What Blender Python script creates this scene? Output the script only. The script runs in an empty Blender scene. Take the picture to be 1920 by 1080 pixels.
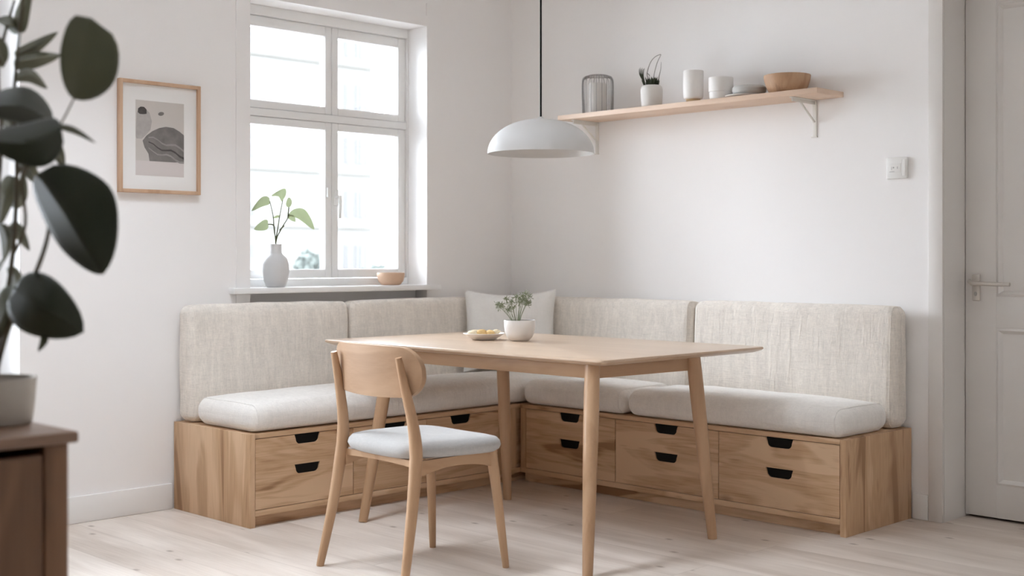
import bpy, bmesh, math, random
from mathutils import Vector, Matrix, noise

random.seed(7)
SC = bpy.context.scene
COL = SC.collection
PI = math.pi

# ------------------------------------------------------------------ helpers
class MB:
    """collects shapes, builds ONE mesh object"""
    def __init__(self):
        self.bm = bmesh.new()

    def _merge(self, b):
        me = bpy.data.meshes.new('tmp')
        b.to_mesh(me); b.free()
        self.bm.from_mesh(me)
        bpy.data.meshes.remove(me)

    def box(self, x0, x1, y0, y1, z0, z1, bev=0.0, seg=2):
        b = bmesh.new()
        bmesh.ops.create_cube(b, size=1.0)
        for v in b.verts:
            v.co = Vector(((x0 + x1) / 2 + v.co.x * (x1 - x0), (y0 + y1) / 2 + v.co.y * (y1 - y0), (z0 + z1) / 2 + v.co.z * (z1 - z0)))
        if bev > 0:
            bmesh.ops.bevel(b, geom=b.edges[:], offset=bev, segments=seg, profile=0.5, affect='EDGES')
        self._merge(b)
        return self

    def lathe(self, prof, c=(0, 0, 0), seg=48, wob=None):
        """prof: list of (r, z) from start to end; r = 0 closes to the axis"""
        b = self.bm
        rings = []
        for r, z in prof:
            if r < 1e-6:
                rings.append([b.verts.new((c[0], c[1], c[2] + z))])
            else:
                ring = []
                for i in range(seg):
                    a = 2 * PI * i / seg
                    rr = r * (1 + (wob(a) if wob else 0))
                    ring.append(b.verts.new((c[0] + rr * math.cos(a), c[1] + rr * math.sin(a), c[2] + z)))
                rings.append(ring)
        for p, q in zip(rings, rings[1:]):
            for i in range(seg):
                j = (i + 1) % seg
                if len(p) == 1 and len(q) == 1:
                    continue
                if len(p) == 1:
                    b.faces.new((p[0], q[i], q[j]))
                elif len(q) == 1:
                    b.faces.new((p[i], p[j], q[0]))
                else:
                    b.faces.new((p[i], p[j], q[j], q[i]))
        return self

    def tube(self, pts, rad, seg=10, smooth=0, closed=False):
        pts = [Vector(p) for p in pts]
        if not hasattr(rad, '__len__'):
            rad = [rad] * len(pts)
        if smooth:
            pts, rad = catmull(pts, rad, smooth)
        b = self.bm
        n = len(pts)
        rings = []
        up = Vector((0.31, 0.17, 0.93))
        prev = None
        for i, p in enumerate(pts):
            if closed:
                t = pts[(i + 1) % n] - pts[i - 1]
            else:
                t = pts[min(i + 1, n - 1)] - pts[max(i - 1, 0)]
            t.normalize()
            if prev is None:
                s = t.cross(up)
                if s.length < 1e-3:
                    s = t.cross(Vector((1, 0, 0)))
            else:
                s = prev - t * prev.dot(t)
            s.normalize(); prev = s
            u = t.cross(s)
            rings.append([b.verts.new(p + rad[i] * (math.cos(2 * PI * k / seg) * s + math.sin(2 * PI * k / seg) * u)) for k in range(seg)])
        m = n if closed else n - 1
        for i in range(m):
            p, q = rings[i], rings[(i + 1) % n]
            for k in range(seg):
                l = (k + 1) % seg
                b.faces.new((p[k], p[l], q[l], q[k]))
        if not closed:
            b.faces.new(rings[0][::-1]); b.faces.new(rings[-1])
        return self

    def rings(self, outlines, cap0=True, cap1=True):
        """outlines: list of closed loops (lists of 3D points, same count)"""
        b = self.bm
        R = [[b.verts.new(p) for p in o] for o in outlines]
        n = len(R[0])
        for p, q in zip(R, R[1:]):
            for i in range(n):
                j = (i + 1) % n
                b.faces.new((p[i], p[j], q[j], q[i]))
        if cap0: b.faces.new(R[0][::-1])
        if cap1: b.faces.new(R[-1])
        return self

    def prism(self, loop, holes, d):
        """flat face (outer loop with holes, 3D points) extruded by vector d"""
        b = bmesh.new()
        edges = []
        for lp in [loop] + holes:
            vs = [b.verts.new(p) for p in lp]
            for i in range(len(vs)):
                edges.append(b.edges.new((vs[i], vs[(i + 1) % len(vs)])))
        bmesh.ops.triangle_fill(b, use_beauty=True, edges=edges)
        r = bmesh.ops.extrude_face_region(b, geom=b.faces[:])
        for g in r['geom']:
            if isinstance(g, bmesh.types.BMVert):
                g.co += Vector(d)
        bmesh.ops.recalc_face_normals(b, faces=b.faces[:])
        self._merge(b)
        return self

    def grid(self, P):
        b = self.bm
        V = [[b.verts.new(p) for p in row] for row in P]
        for i in range(len(V) - 1):
            for j in range(len(V[0]) - 1):
                b.faces.new((V[i][j], V[i + 1][j], V[i + 1][j + 1], V[i][j + 1]))
        return self

    def build(self, name, mat, parent=None, world=False, smooth=40, recalc=True, bevel=0):
        if recalc:
            bmesh.ops.recalc_face_normals(self.bm, faces=self.bm.faces[:])
        if world and parent is not None:
            off = Vector((0, 0, 0)); p = parent
            while p is not None:
                off += p.location; p = p.parent
            for v in self.bm.verts:
                v.co -= off
        me = bpy.data.meshes.new(name)
        self.bm.to_mesh(me); self.bm.free()
        if smooth:
            for f in me.polygons: f.use_smooth = True
            me.set_sharp_from_angle(angle=math.radians(smooth))
        o = bpy.data.objects.new(name, me)
        COL.objects.link(o)
        me.materials.append(mat)
        if parent is not None: o.parent = parent
        if bevel:
            m = o.modifiers.new('bevel', 'BEVEL'); m.width = bevel; m.segments = 3; m.limit_method = 'ANGLE'; m.angle_limit = math.radians(40)
        return o


def catmull(pts, rad, k):
    op, orr = [], []
    n = len(pts)
    for i in range(n - 1):
        p0, p1, p2, p3 = pts[max(i - 1, 0)], pts[i], pts[i + 1], pts[min(i + 2, n - 1)]
        for j in range(k):
            t = j / k
            op.append(0.5 * ((2 * p1) + (p2 - p0) * t + (2 * p0 - 5 * p1 + 4 * p2 - p3) * t * t + (3 * p1 - p0 - 3 * p2 + p3) * t ** 3))
            orr.append(rad[i] * (1 - t) + rad[i + 1] * t)
    op.append(pts[-1]); orr.append(rad[-1])
    return op, orr


def thing(name, label, cat, loc=(0, 0, 0), rotz=0, group=None):
    o = bpy.data.objects.new(name, None)
    COL.objects.link(o)
    o.empty_display_size = 0.1
    o.location = loc; o.rotation_euler = (0, 0, rotz)
    return tag(o, label, cat, group)


def tag(o, label, cat, group=None, kind=None):
    o['label'] = label; o['category'] = cat
    if group: o['group'] = group
    if kind: o['kind'] = kind
    return o


def struct(o, label=None, cat=None):
    o['kind'] = 'structure'
    if label: o['label'] = label
    if cat: o['category'] = cat
    return o


def rrect(x0, x1, y0, y1, r, n=6):
    """rounded rectangle outline, ccw, 2D"""
    out = []
    for cx, cy, a0 in ((x1 - r, y1 - r, 0), (x0 + r, y1 - r, 90), (x0 + r, y0 + r, 180), (x1 - r, y0 + r, 270)):
        for i in range(n + 1):
            a = math.radians(a0 + 90 * i / n)
            out.append((cx + r * math.cos(a), cy + r * math.sin(a)))
    return out

# ------------------------------------------------------------------ materials
def new_mat(name):
    m = bpy.data.materials.new(name); m.use_nodes = True
    nt = m.node_tree; nt.nodes.clear()
    out = nt.nodes.new('ShaderNodeOutputMaterial')
    return m, nt, out


class NT:
    def __init__(self, nt): self.nt = nt
    def n(self, typ, **kw):
        nd = self.nt.nodes.new(typ)
        for k, v in kw.items():
            if k in nd.inputs.keys() if isinstance(k, str) else False: nd.inputs[k].default_value = v
            else: setattr(nd, k, v)
        return nd
    def l(self, a, b): self.nt.links.new(a, b)


def rgba(c): return (c[0], c[1], c[2], 1.0)


def plain(name, col, rough=0.5, spec=0.5, metal=0.0, bump=0.0, bscale=60, var=0.0, sss=0.0, coat=0.0):
    m, nt, out = new_mat(name); N = NT(nt)
    p = N.n('ShaderNodeBsdfPrincipled')
    p.inputs['Base Color'].default_value = rgba(col)
    p.inputs['Roughness'].default_value = rough
    p.inputs['Specular IOR Level'].default_value = spec
    p.inputs['Metallic'].default_value = metal
    p.inputs['Coat Weight'].default_value = coat
    tc = N.n('ShaderNodeTexCoord')
    nz = N.n('ShaderNodeTexNoise'); nz.inputs['Scale'].default_value = bscale; nz.inputs['Detail'].default_value = 4
    N.l(tc.outputs['Object'], nz.inputs['Vector'])
    if var > 0:
        mx = N.n('ShaderNodeMix', data_type='RGBA', blend_type='MIX')
        mx.inputs['A'].default_value = rgba([c * (1 - var) for c in col]); mx.inputs['B'].default_value = rgba([min(1, c * (1 + var)) for c in col])
        N.l(nz.outputs['Fac'], mx.inputs['Factor']); N.l(mx.outputs['Result'], p.inputs['Base Color'])
    if bump > 0:
        bp = N.n('ShaderNodeBump'); bp.inputs['Strength'].default_value = bump; bp.inputs['Distance'].default_value = 0.002
        N.l(nz.outputs['Fac'], bp.inputs['Height']); N.l(bp.outputs['Normal'], p.inputs['Normal'])
    N.l(p.outputs['BSDF'], out.inputs['Surface'])
    return m


def wood(name, axis, dark, mid, light, rough=0.45, scale=1.0, knots=0.0, contrast=1.0, coat=0.0):
    """axis: 'X','Y','Z' grain direction in object space"""
    m, nt, out = new_mat(name); N = NT(nt)
    tc = N.n('ShaderNodeTexCoord'); oi = N.n('ShaderNodeObjectInfo')
    add = N.n('ShaderNodeVectorMath', operation='ADD')
    mul = N.n('ShaderNodeVectorMath', operation='MULTIPLY'); mul.inputs[1].default_value = (7.3, 5.1, 3.7)
    N.l(oi.outputs['Random'], mul.inputs[0]); N.l(tc.outputs['Object'], add.inputs[0]); N.l(mul.outputs[0], add.inputs[1])
    def mapped(al, ac):
        mp = N.n('ShaderNodeMapping')
        s = {'X': (al, ac, ac), 'Y': (ac, al, ac), 'Z': (ac, ac, al)}[axis]
        mp.inputs['Scale'].default_value = s
        N.l(add.outputs[0], mp.inputs['Vector'])
        return mp.outputs['Vector']
    big = N.n('ShaderNodeTexNoise'); big.inputs['Scale'].default_value = 1.0; big.inputs['Detail'].default_value = 3; big.inputs['Distortion'].default_value = 0.7
    N.l(mapped(1.3 * scale, 7.5 * scale), big.inputs['Vector'])
    # growth rings drawn from contour lines of the broad noise
    rm = N.n('ShaderNodeMath', operation='MULTIPLY'); rm.inputs[1].default_value = 34
    N.l(big.outputs['Fac'], rm.inputs[0])
    sn = N.n('ShaderNodeMath', operation='SINE'); N.l(rm.outputs[0], sn.inputs[0])
    fine = N.n('ShaderNodeTexNoise'); fine.inputs['Scale'].default_value = 1.0; fine.inputs['Detail'].default_value = 5; fine.inputs['Roughness'].default_value = 0.65
    N.l(mapped(5 * scale, 170 * scale), fine.inputs['Vector'])
    a1 = N.n('ShaderNodeMath', operation='MULTIPLY_ADD'); a1.inputs[1].default_value = 0.05 * contrast
    N.l(sn.outputs[0], a1.inputs[0]); N.l(big.outputs['Fac'], a1.inputs[2])
    a2 = N.n('ShaderNodeMath', operation='MULTIPLY_ADD'); a2.inputs[1].default_value = 0.22 * contrast
    N.l(fine.outputs['Fac'], a2.inputs[0]); N.l(a1.outputs[0], a2.inputs[2])
    cr = N.n('ShaderNodeValToRGB')
    e = cr.color_ramp.elements
    c0 = 0.61
    sp = 0.19 / contrast
    e[0].position = c0 - sp; e[0].color = rgba(dark)
    e[1].position = c0 + sp; e[1].color = rgba(light)
    x = e.new(c0 - 0.02); x.color = rgba(mid)
    N.l(a2.outputs[0], cr.inputs['Fac'])
    colout = cr.outputs['Color']
    if knots > 0:
        vo = N.n('ShaderNodeTexVoronoi'); vo.inputs['Scale'].default_value = 1.0
        N.l(mapped(3.2 * scale, 5.5 * scale), vo.inputs['Vector'])
        kr = N.n('ShaderNodeValToRGB'); k = kr.color_ramp.elements
        k[0].position = 0.03; k[0].color = (1, 1, 1, 1); k[1].position = 0.16; k[1].color = (0, 0, 0, 1)
        N.l(vo.outputs['Distance'], kr.inputs['Fac'])
        # only some cells carry a knot
        gt = N.n('ShaderNodeSeparateColor'); N.l(vo.outputs['Color'], gt.inputs['Color'])
        th = N.n('ShaderNodeMath', operation='GREATER_THAN'); th.inputs[1].default_value = 1 - knots
        N.l(gt.outputs['Red'], th.inputs[0])
        km = N.n('ShaderNodeMath', operation='MULTIPLY'); N.l(kr.outputs['Color'], km.inputs[0]); N.l(th.outputs[0], km.inputs[1])
        km2 = N.n('ShaderNodeMath', operation='MULTIPLY'); km2.inputs[1].default_value = 0.75; N.l(km.outputs[0], km2.inputs[0])
        mx = N.n('ShaderNodeMix', data_type='RGBA')
        mx.inputs['B'].default_value = rgba([c * 0.42 for c in dark])
        N.l(km2.outputs[0], mx.inputs['Factor']); N.l(colout, mx.inputs['A'])
        colout = mx.outputs['Result']
    p = N.n('ShaderNodeBsdfPrincipled')
    p.inputs['Roughness'].default_value = rough; p.inputs['Specular IOR Level'].default_value = 0.4
    p.inputs['Coat Weight'].default_value = coat; p.inputs['Coat Roughness'].default_value = 0.3
    N.l(colout, p.inputs['Base Color'])
    bp = N.n('ShaderNodeBump'); bp.inputs['Strength'].default_value = 0.12; bp.inputs['Distance'].default_value = 0.001
    N.l(fine.outputs['Fac'], bp.inputs['Height']); N.l(bp.outputs['Normal'], p.inputs['Normal'])
    N.l(p.outputs['BSDF'], out.inputs['Surface'])
    return m


def fabric(name, col, crinkle=1.0, lines=1.0, low=0.80):
    m, nt, out = new_mat(name); N = NT(nt)
    tc = N.n('ShaderNodeTexCoord')
    def nz(sc, det=2, dist=0.0):
        mp = N.n('ShaderNodeMapping'); mp.inputs['Scale'].default_value = sc
        N.l(tc.outputs['Object'], mp.inputs['Vector'])
        t = N.n('ShaderNodeTexNoise'); t.inputs['Scale'].default_value = 1; t.inputs['Detail'].default_value = det; t.inputs['Distortion'].default_value = dist
        N.l(mp.outputs['Vector'], t.inputs['Vector'])
        return t.outputs['Fac']
    v = nz((62, 62, 8), 4, 1.2)      # upright crinkle ridges
    h = nz((10, 10, 75), 4, 1.2)     # cross ridges
    w1 = nz((420, 420, 60), 2); w2 = nz((60, 60, 480), 2)
    def add(a, b, ka=1.0, kb=1.0):
        x = N.n('ShaderNodeMath', operation='MULTIPLY'); x.inputs[1].default_value = ka; N.l(a, x.inputs[0])
        y = N.n('ShaderNodeMath', operation='MULTIPLY_ADD'); y.inputs[1].default_value = kb; N.l(b, y.inputs[0]); N.l(x.outputs[0], y.inputs[2])
        return y.outputs[0]
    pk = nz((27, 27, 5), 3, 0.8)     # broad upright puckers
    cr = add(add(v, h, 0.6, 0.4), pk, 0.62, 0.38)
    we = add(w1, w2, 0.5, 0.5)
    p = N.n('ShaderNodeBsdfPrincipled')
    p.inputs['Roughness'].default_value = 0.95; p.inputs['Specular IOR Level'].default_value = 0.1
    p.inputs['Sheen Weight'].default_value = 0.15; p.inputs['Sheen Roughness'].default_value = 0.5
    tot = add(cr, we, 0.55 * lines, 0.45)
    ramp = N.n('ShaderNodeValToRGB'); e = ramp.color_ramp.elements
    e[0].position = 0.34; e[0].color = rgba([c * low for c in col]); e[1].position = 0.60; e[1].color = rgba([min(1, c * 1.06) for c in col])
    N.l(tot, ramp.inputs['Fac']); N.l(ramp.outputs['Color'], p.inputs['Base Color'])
    b1 = N.n('ShaderNodeBump'); b1.inputs['Strength'].default_value = 0.8 * crinkle; b1.inputs['Distance'].default_value = 0.008
    N.l(cr, b1.inputs['Height'])
    b2 = N.n('ShaderNodeBump'); b2.inputs['Strength'].default_value = 0.35; b2.inputs['Distance'].default_value = 0.0012
    N.l(we, b2.inputs['Height']); N.l(b1.outputs['Normal'], b2.inputs['Normal'])
    N.l(b2.outputs['Normal'], p.inputs['Normal'])
    N.l(p.outputs['BSDF'], out.inputs['Surface'])
    return m


def glass(name, tint=(1, 1, 1), rough=0.0, ior=1.45):
    m, nt, out = new_mat(name); N = NT(nt)
    t = N.n('ShaderNodeBsdfTransparent'); t.inputs['Color'].default_value = rgba(tint)
    g = N.n('ShaderNodeBsdfGlossy'); g.inputs['Roughness'].default_value = rough
    lw = N.n('ShaderNodeFresnel'); lw.inputs['IOR'].default_value = ior
    mx = N.n('ShaderNodeMixShader')
    N.l(lw.outputs['Fac'], mx.inputs[0]); N.l(t.outputs[0], mx.inputs[1]); N.l(g.outputs[0], mx.inputs[2])
    N.l(mx.outputs[0], out.inputs['Surface'])
    return m


def leaf_mat(name, c1, c2, rough=0.35, spec=0.5, trans=0.0):
    m, nt, out = new_mat(name); N = NT(nt)
    tc = N.n('ShaderNodeTexCoord')
    nz = N.n('ShaderNodeTexNoise'); nz.inputs['Scale'].default_value = 14; nz.inputs['Detail'].default_value = 3
    N.l(tc.outputs['Object'], nz.inputs['Vector'])
    mx = N.n('ShaderNodeMix', data_type='RGBA'); mx.inputs['A'].default_value = rgba(c1); mx.inputs['B'].default_value = rgba(c2)
    N.l(nz.outputs['Fac'], mx.inputs['Factor'])
    p = N.n('ShaderNodeBsdfPrincipled'); p.inputs['Roughness'].default_value = rough; p.inputs['Specular IOR Level'].default_value = spec
    N.l(mx.outputs['Result'], p.inputs['Base Color'])
    if trans > 0:
        tr = N.n('ShaderNodeBsdfTranslucent'); N.l(mx.outputs['Result'], tr.inputs['Color'])
        ms = N.n('ShaderNodeMixShader'); ms.inputs[0].default_value = trans
        N.l(p.outputs[0], ms.inputs[1]); N.l(tr.outputs[0], ms.inputs[2]); N.l(ms.outputs[0], out.inputs['Surface'])
    else:
        N.l(p.outputs[0], out.inputs['Surface'])
    return m


def floor_mat():
    m, nt, out = new_mat('floor planks'); N = NT(nt)
    tc = N.n('ShaderNodeTexCoord')
    br = N.n('ShaderNodeTexBrick')
    br.offset = 0.37; br.offset_frequency = 2
    br.inputs['Scale'].default_value = 1.0; br.inputs['Brick Width'].default_value = 2.3; br.inputs['Row Height'].default_value = 0.215
    br.inputs['Mortar Size'].default_value = 0.0011; br.inputs['Mortar Smooth'].default_value = 0.3; br.inputs['Bias'].default_value = 0
    br.inputs['Color1'].default_value = (0, 0, 0, 1); br.inputs['Color2'].default_value = (1, 1, 1, 1); br.inputs['Mortar'].default_value = (0.5, 0.5, 0.5, 1)
    N.l(tc.outputs['Object'], br.inputs['Vector'])
    # per-plank offset of the grain
    vm = N.n('ShaderNodeVectorMath', operation='MULTIPLY_ADD'); vm.inputs[1].default_value = (9, 4, 0)
    N.l(br.outputs['Color'], vm.inputs[0]); N.l(tc.outputs['Object'], vm.inputs[2])
    def nz(sc, det, dist=0.0):
        mp = N.n('ShaderNodeMapping'); mp.inputs['Scale'].default_value = sc; N.l(vm.outputs[0], mp.inputs['Vector'])
        t = N.n('ShaderNodeTexNoise'); t.inputs['Scale'].default_value = 1; t.inputs['Detail'].default_value = det; t.inputs['Distortion'].default_value = dist
        N.l(mp.outputs['Vector'], t.inputs['Vector']); return t.outputs['Fac']
    big = nz((1.1, 7, 1), 4, 0.8); fine = nz((5, 110, 1), 4)
    s1 = N.n('ShaderNodeMath', operation='MULTIPLY_ADD'); s1.inputs[1].default_value = 0.35; N.l(fine, s1.inputs[0]); N.l(big, s1.inputs[2])
    sx = N.n('ShaderNodeSeparateColor'); N.l(br.outputs['Color'], sx.inputs['Color'])
    s2 = N.n('ShaderNodeMath', operation='MULTIPLY_ADD'); s2.inputs[1].default_value = 0.12; N.l(sx.outputs['Red'], s2.inputs[0]); N.l(s1.outputs[0], s2.inputs[2])
    cr = N.n('ShaderNodeValToRGB'); e = cr.color_ramp.elements
    e[0].position = 0.45; e[0].color = rgba(FLOOR_D); e[1].position = 0.98; e[1].color = rgba(FLOOR_L)
    N.l(s2.outputs[0], cr.inputs['Fac'])
    # knots
    mp = N.n('ShaderNodeMapping'); mp.inputs['Scale'].default_value = (3.0, 5.2, 1); N.l(vm.outputs[0], mp.inputs['Vector'])
    vo = N.n('ShaderNodeTexVoronoi', voronoi_dimensions='2D'); vo.inputs['Scale'].default_value = 1.0; N.l(mp.outputs['Vector'], vo.inputs['Vector'])
    kr = N.n('ShaderNodeValToRGB'); k = kr.color_ramp.elements
    k[0].position = 0.02; k[0].color = (1, 1, 1, 1); k[1].position = 0.075; k[1].color = (0, 0, 0, 1)
    N.l(vo.outputs['Distance'], kr.inputs['Fac'])
    gt = N.n('ShaderNodeSeparateColor'); N.l(vo.outputs['Color'], gt.inputs['Color'])
    th = N.n('ShaderNodeMath', operation='GREATER_THAN'); th.inputs[1].default_value = 0.62; N.l(gt.outputs['Red'], th.inputs[0])
    km = N.n('ShaderNodeMath', operation='MULTIPLY'); N.l(kr.outputs['Color'], km.inputs[0]); N.l(th.outputs[0], km.inputs[1])
    km2 = N.n('ShaderNodeMath', operation='MULTIPLY'); km2.inputs[1].default_value = 0.6; N.l(km.outputs[0], km2.inputs[0])
    m1 = N.n('ShaderNodeMix', data_type='RGBA'); m1.inputs['B'].default_value = (0.20, 0.13, 0.09, 1)
    N.l(km2.outputs[0], m1.inputs['Factor']); N.l(cr.outputs['Color'], m1.inputs['A'])
    m2 = N.n('ShaderNodeMix', data_type='RGBA'); m2.inputs['B'].default_value = (0.36, 0.30, 0.25, 1)
    mf = N.n('ShaderNodeMath', operation='MULTIPLY'); mf.inputs[1].default_value = 0.6; N.l(br.outputs['Fac'], mf.inputs[0])
    N.l(mf.outputs[0], m2.inputs['Factor']); N.l(m1.outputs['Result'], m2.inputs['A'])
    p = N.n('ShaderNodeBsdfPrincipled'); p.inputs['Roughness'].default_value = 0.42; p.inputs['Specular IOR Level'].default_value = 0.35
    N.l(m2.outputs['Result'], p.inputs['Base Color'])
    bp = N.n('ShaderNodeBump'); bp.inputs['Strength'].default_value = 0.15; bp.inputs['Distance'].default_value = 0.001
    iv = N.n('ShaderNodeMath', operation='SUBTRACT'); iv.inputs[0].default_value = 1.0; N.l(br.outputs['Fac'], iv.inputs[1])
    N.l(iv.outputs[0], bp.inputs['Height']); N.l(bp.outputs['Normal'], p.inputs['Normal'])
    N.l(p.outputs['BSDF'], out.inputs['Surface'])
    return m


FLOOR_D = (0.53, 0.445, 0.38); FLOOR_L = (0.80, 0.725, 0.66)
OAK_D, OAK_M, OAK_L = (0.34, 0.19, 0.095), (0.56, 0.36, 0.21), (0.70, 0.49, 0.315)
TAB_D, TAB_M, TAB_L = (0.37, 0.215, 0.118), (0.46, 0.285, 0.165), (0.53, 0.345, 0.21)
M = {
    'wall': plain('white wall paint', (0.89, 0.872, 0.862), 0.85, 0.2, bump=0.08, bscale=180),
    'low_bounce': plain('taupe wall paint', (0.80, 0.785, 0.765), 0.85, 0.2),  # darker tone given to the unseen walls to cut bounced fill light
    'ceiling': plain('ceiling paint', (0.90, 0.895, 0.89), 0.9, 0.2),
    'trim': plain('white gloss paint', (0.86, 0.855, 0.845), 0.45, 0.4, bump=0.03, bscale=40),
    'doorpaint': plain('door paint', (0.74, 0.71, 0.68), 0.42, 0.4, bump=0.03, bscale=40),
    'floor': floor_mat(),
    'oak_x': wood('bench oak along x', 'X', OAK_D, OAK_M, OAK_L, knots=0.34, contrast=1.5),
    'oak_y': wood('bench oak along y', 'Y', OAK_D, OAK_M, OAK_L, knots=0.34, contrast=1.5),
    'oak_z': wood('bench oak upright', 'Z', OAK_D, OAK_M, OAK_L, knots=0.30, contrast=1.0, scale=1.1),
    'tab_x': wood('table oak along x', 'X', TAB_D, TAB_M, TAB_L, rough=0.40, contrast=0.8),
    'tab_y': wood('table oak along y', 'Y', TAB_D, TAB_M, TAB_L, rough=0.40, contrast=0.8),
    'tab_z': wood('table oak upright', 'Z', TAB_D, TAB_M, TAB_L, rough=0.42, contrast=0.8),
    'tab_top_sheen': wood('table oak with sheen tone', 'X', (0.50, 0.35, 0.24), (0.59, 0.435, 0.31), (0.65, 0.495, 0.365), rough=0.30, contrast=0.6, coat=.35),  # table oak made paler: sheen on the top put into the colour
    'chair_back_shaded': wood('chair back oak shaded', 'X', (0.29, 0.165, 0.09), (0.38, 0.235, 0.138), (0.45, 0.29, 0.178), rough=0.45, contrast=0.9),  # table oak darkened in colour to offset strong light on the backrest
    'shelf': wood('shelf pine', 'X', (0.64, 0.45, 0.33), (0.74, 0.56, 0.43), (0.79, 0.62, 0.49), rough=0.5, contrast=0.7),
    'walnut': wood('dark cabinet wood', 'Z', (0.095, 0.042, 0.018), (0.15, 0.072, 0.034), (0.22, 0.11, 0.055), rough=0.4),
    'walnut_y': wood('dark cabinet top wood', 'Y', (0.17, 0.10, 0.065), (0.24, 0.145, 0.095), (0.31, 0.195, 0.135), rough=0.35),
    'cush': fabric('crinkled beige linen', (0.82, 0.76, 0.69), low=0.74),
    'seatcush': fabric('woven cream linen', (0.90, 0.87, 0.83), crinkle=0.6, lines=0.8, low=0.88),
    'pillow': fabric('pale pillow linen', (0.90, 0.88, 0.85), crinkle=0.25, lines=0.5, low=0.94),
    'chairpad': fabric('grey chair fabric', (0.53, 0.515, 0.50), crinkle=0.08, lines=0.5),
    'seam': plain('seam thread', (0.52, 0.46, 0.40), 0.9, 0.1),
    'black': plain('painted recess shade', (0.006, 0.0055, 0.005), 0.7, 0.2),
    'cord': plain('black fabric cord', (0.012, 0.012, 0.012), 0.7, 0.2),
    'lamp': plain('matte white metal', (0.64, 0.63, 0.62), 0.55, 0.35),
    'opal': plain('opal bulb glass', (0.9, 0.88, 0.84), 0.25, 0.5),
    'bracket': plain('cream painted metal', (0.76, 0.735, 0.69), 0.5, 0.4),
    'ceramic': plain('white ceramic', (0.78, 0.755, 0.73), 0.5, 0.4, bump=0.04, bscale=90),
    'stone': plain('pale stoneware', (0.70, 0.675, 0.645), 0.65, 0.3, bump=0.06, bscale=140, var=0.04),
    'grey_ceramic': plain('grey stoneware', (0.53, 0.52, 0.50), 0.55, 0.35, bump=0.05, bscale=120, var=0.05),
    'vase': plain('matte pale grey vase', (0.63, 0.625, 0.625), 0.75, 0.25, bump=0.04, bscale=140),
    'tan': plain('raw tan clay', (0.50, 0.35, 0.20), 0.75, 0.2, bump=0.1, bscale=140),
    'blush': plain('tan wooden bowl', (0.66, 0.46, 0.33), 0.65, 0.25, bump=0.05, bscale=60, var=0.05),
    'bowlwood': wood('turned bowl wood', 'Z', (0.34, 0.20, 0.115), (0.46, 0.285, 0.17), (0.55, 0.36, 0.225), rough=0.55, scale=2.2),
    'frame': wood('picture frame wood', 'Z', (0.48, 0.30, 0.19), (0.55, 0.36, 0.235), (0.60, 0.41, 0.28), rough=0.5),
    'mat': plain('mat board', (0.80, 0.785, 0.765), 0.8, 0.2),
    'paper': plain('art paper beige', (0.56, 0.52, 0.485), 0.8, 0.1, bscale=9, var=0.05),
    'strip': plain('art paper blush', (0.62, 0.565, 0.545), 0.8, 0.1),
    'ink': plain('grey ink wash', (0.20, 0.185, 0.175), 0.8, 0.1, bscale=22, var=0.45),
    'ink_dark': plain('dark ink', (0.09, 0.082, 0.078), 0.8, 0.1, bscale=60, var=0.3),
    'ink_streak': plain('mid ink wash', (0.30, 0.28, 0.265), 0.8, 0.1, bscale=30, var=0.3),
    'ink_pale': plain('pale ink wash', (0.40, 0.37, 0.35), 0.8, 0.1, bscale=30, var=0.25),
    'plastic': plain('switch plastic', (0.80, 0.785, 0.76), 0.4, 0.45),
    'greyline': plain('grey marking', (0.42, 0.41, 0.40), 0.5, 0.3),
    'nickel': plain('satin nickel', (0.62, 0.585, 0.54), 0.35, 0.5, metal=0.65),
    'pane': glass('window glass'),
    'jar': glass('smoky jar glass', tint=(0.97, 0.965, 0.96), rough=0.25, ior=1.12),
    'ribs': plain('jar rib glass', (0.33, 0.315, 0.31), 0.25, 0.5),
    'leaf_dark': leaf_mat('rubber leaf', (0.016, 0.021, 0.012), (0.028, 0.032, 0.018), 0.5, 0.2),
    'leaf_mid': leaf_mat('olive leaf', (0.050, 0.055, 0.026), (0.078, 0.080, 0.042), 0.5, 0.35),
    'leaf_soft': leaf_mat('grey green leaf', (0.10, 0.105, 0.065), (0.15, 0.15, 0.10), 0.55, 0.3),
    'stem': plain('brown plant stem', (0.085, 0.07, 0.045), 0.7, 0.2, var=0.3),
    'sprig': leaf_mat('sprig leaf', (0.235, 0.275, 0.15), (0.30, 0.335, 0.205), 0.6, 0.2, trans=0.28),
    'sprig_stem': plain('sprig stem', (0.085, 0.095, 0.045), 0.7, 0.2),
    'herb': leaf_mat('feathery herb', (0.20, 0.235, 0.13), (0.29, 0.31, 0.20), 0.6, 0.2),
    'succ': leaf_mat('dark succulent', (0.030, 0.042, 0.022), (0.055, 0.068, 0.038), 0.5, 0.3),
    'twig': plain('dry twig', (0.12, 0.115, 0.095), 0.7, 0.2),
    'soil': plain('potting soil', (0.04, 0.028, 0.02), 0.95, 0.1, bump=0.5, bscale=200),
    'cookie': plain('golden pastry', (0.60, 0.40, 0.17), 0.7, 0.25, bump=0.4, bscale=90, var=0.22),
    'sugar': plain('pale pastry', (0.66, 0.55, 0.38), 0.8, 0.2, bump=0.4, bscale=110, var=0.18),
    'planter': plain('grey planter', (0.50, 0.46, 0.41), 0.7, 0.25, var=0.05),
    'facade': plain('grey facade render', (0.128, 0.124, 0.115), 0.9, 0.05, bscale=0.35, var=0.14),
    'facade_glass': plain('facade window glass', (0.078, 0.077, 0.076), 0.7, 0.1),
    'facade_ledge': plain('facade ledge', (0.100, 0.096, 0.088), 0.9, 0.1),
    'ground': plain('street paving', (0.55, 0.55, 0.54), 0.9, 0.1),
    'bush': leaf_mat('pale hedge', (0.075, 0.085, 0.078), (0.095, 0.104, 0.096), 0.9, 0.05),
}

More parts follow.
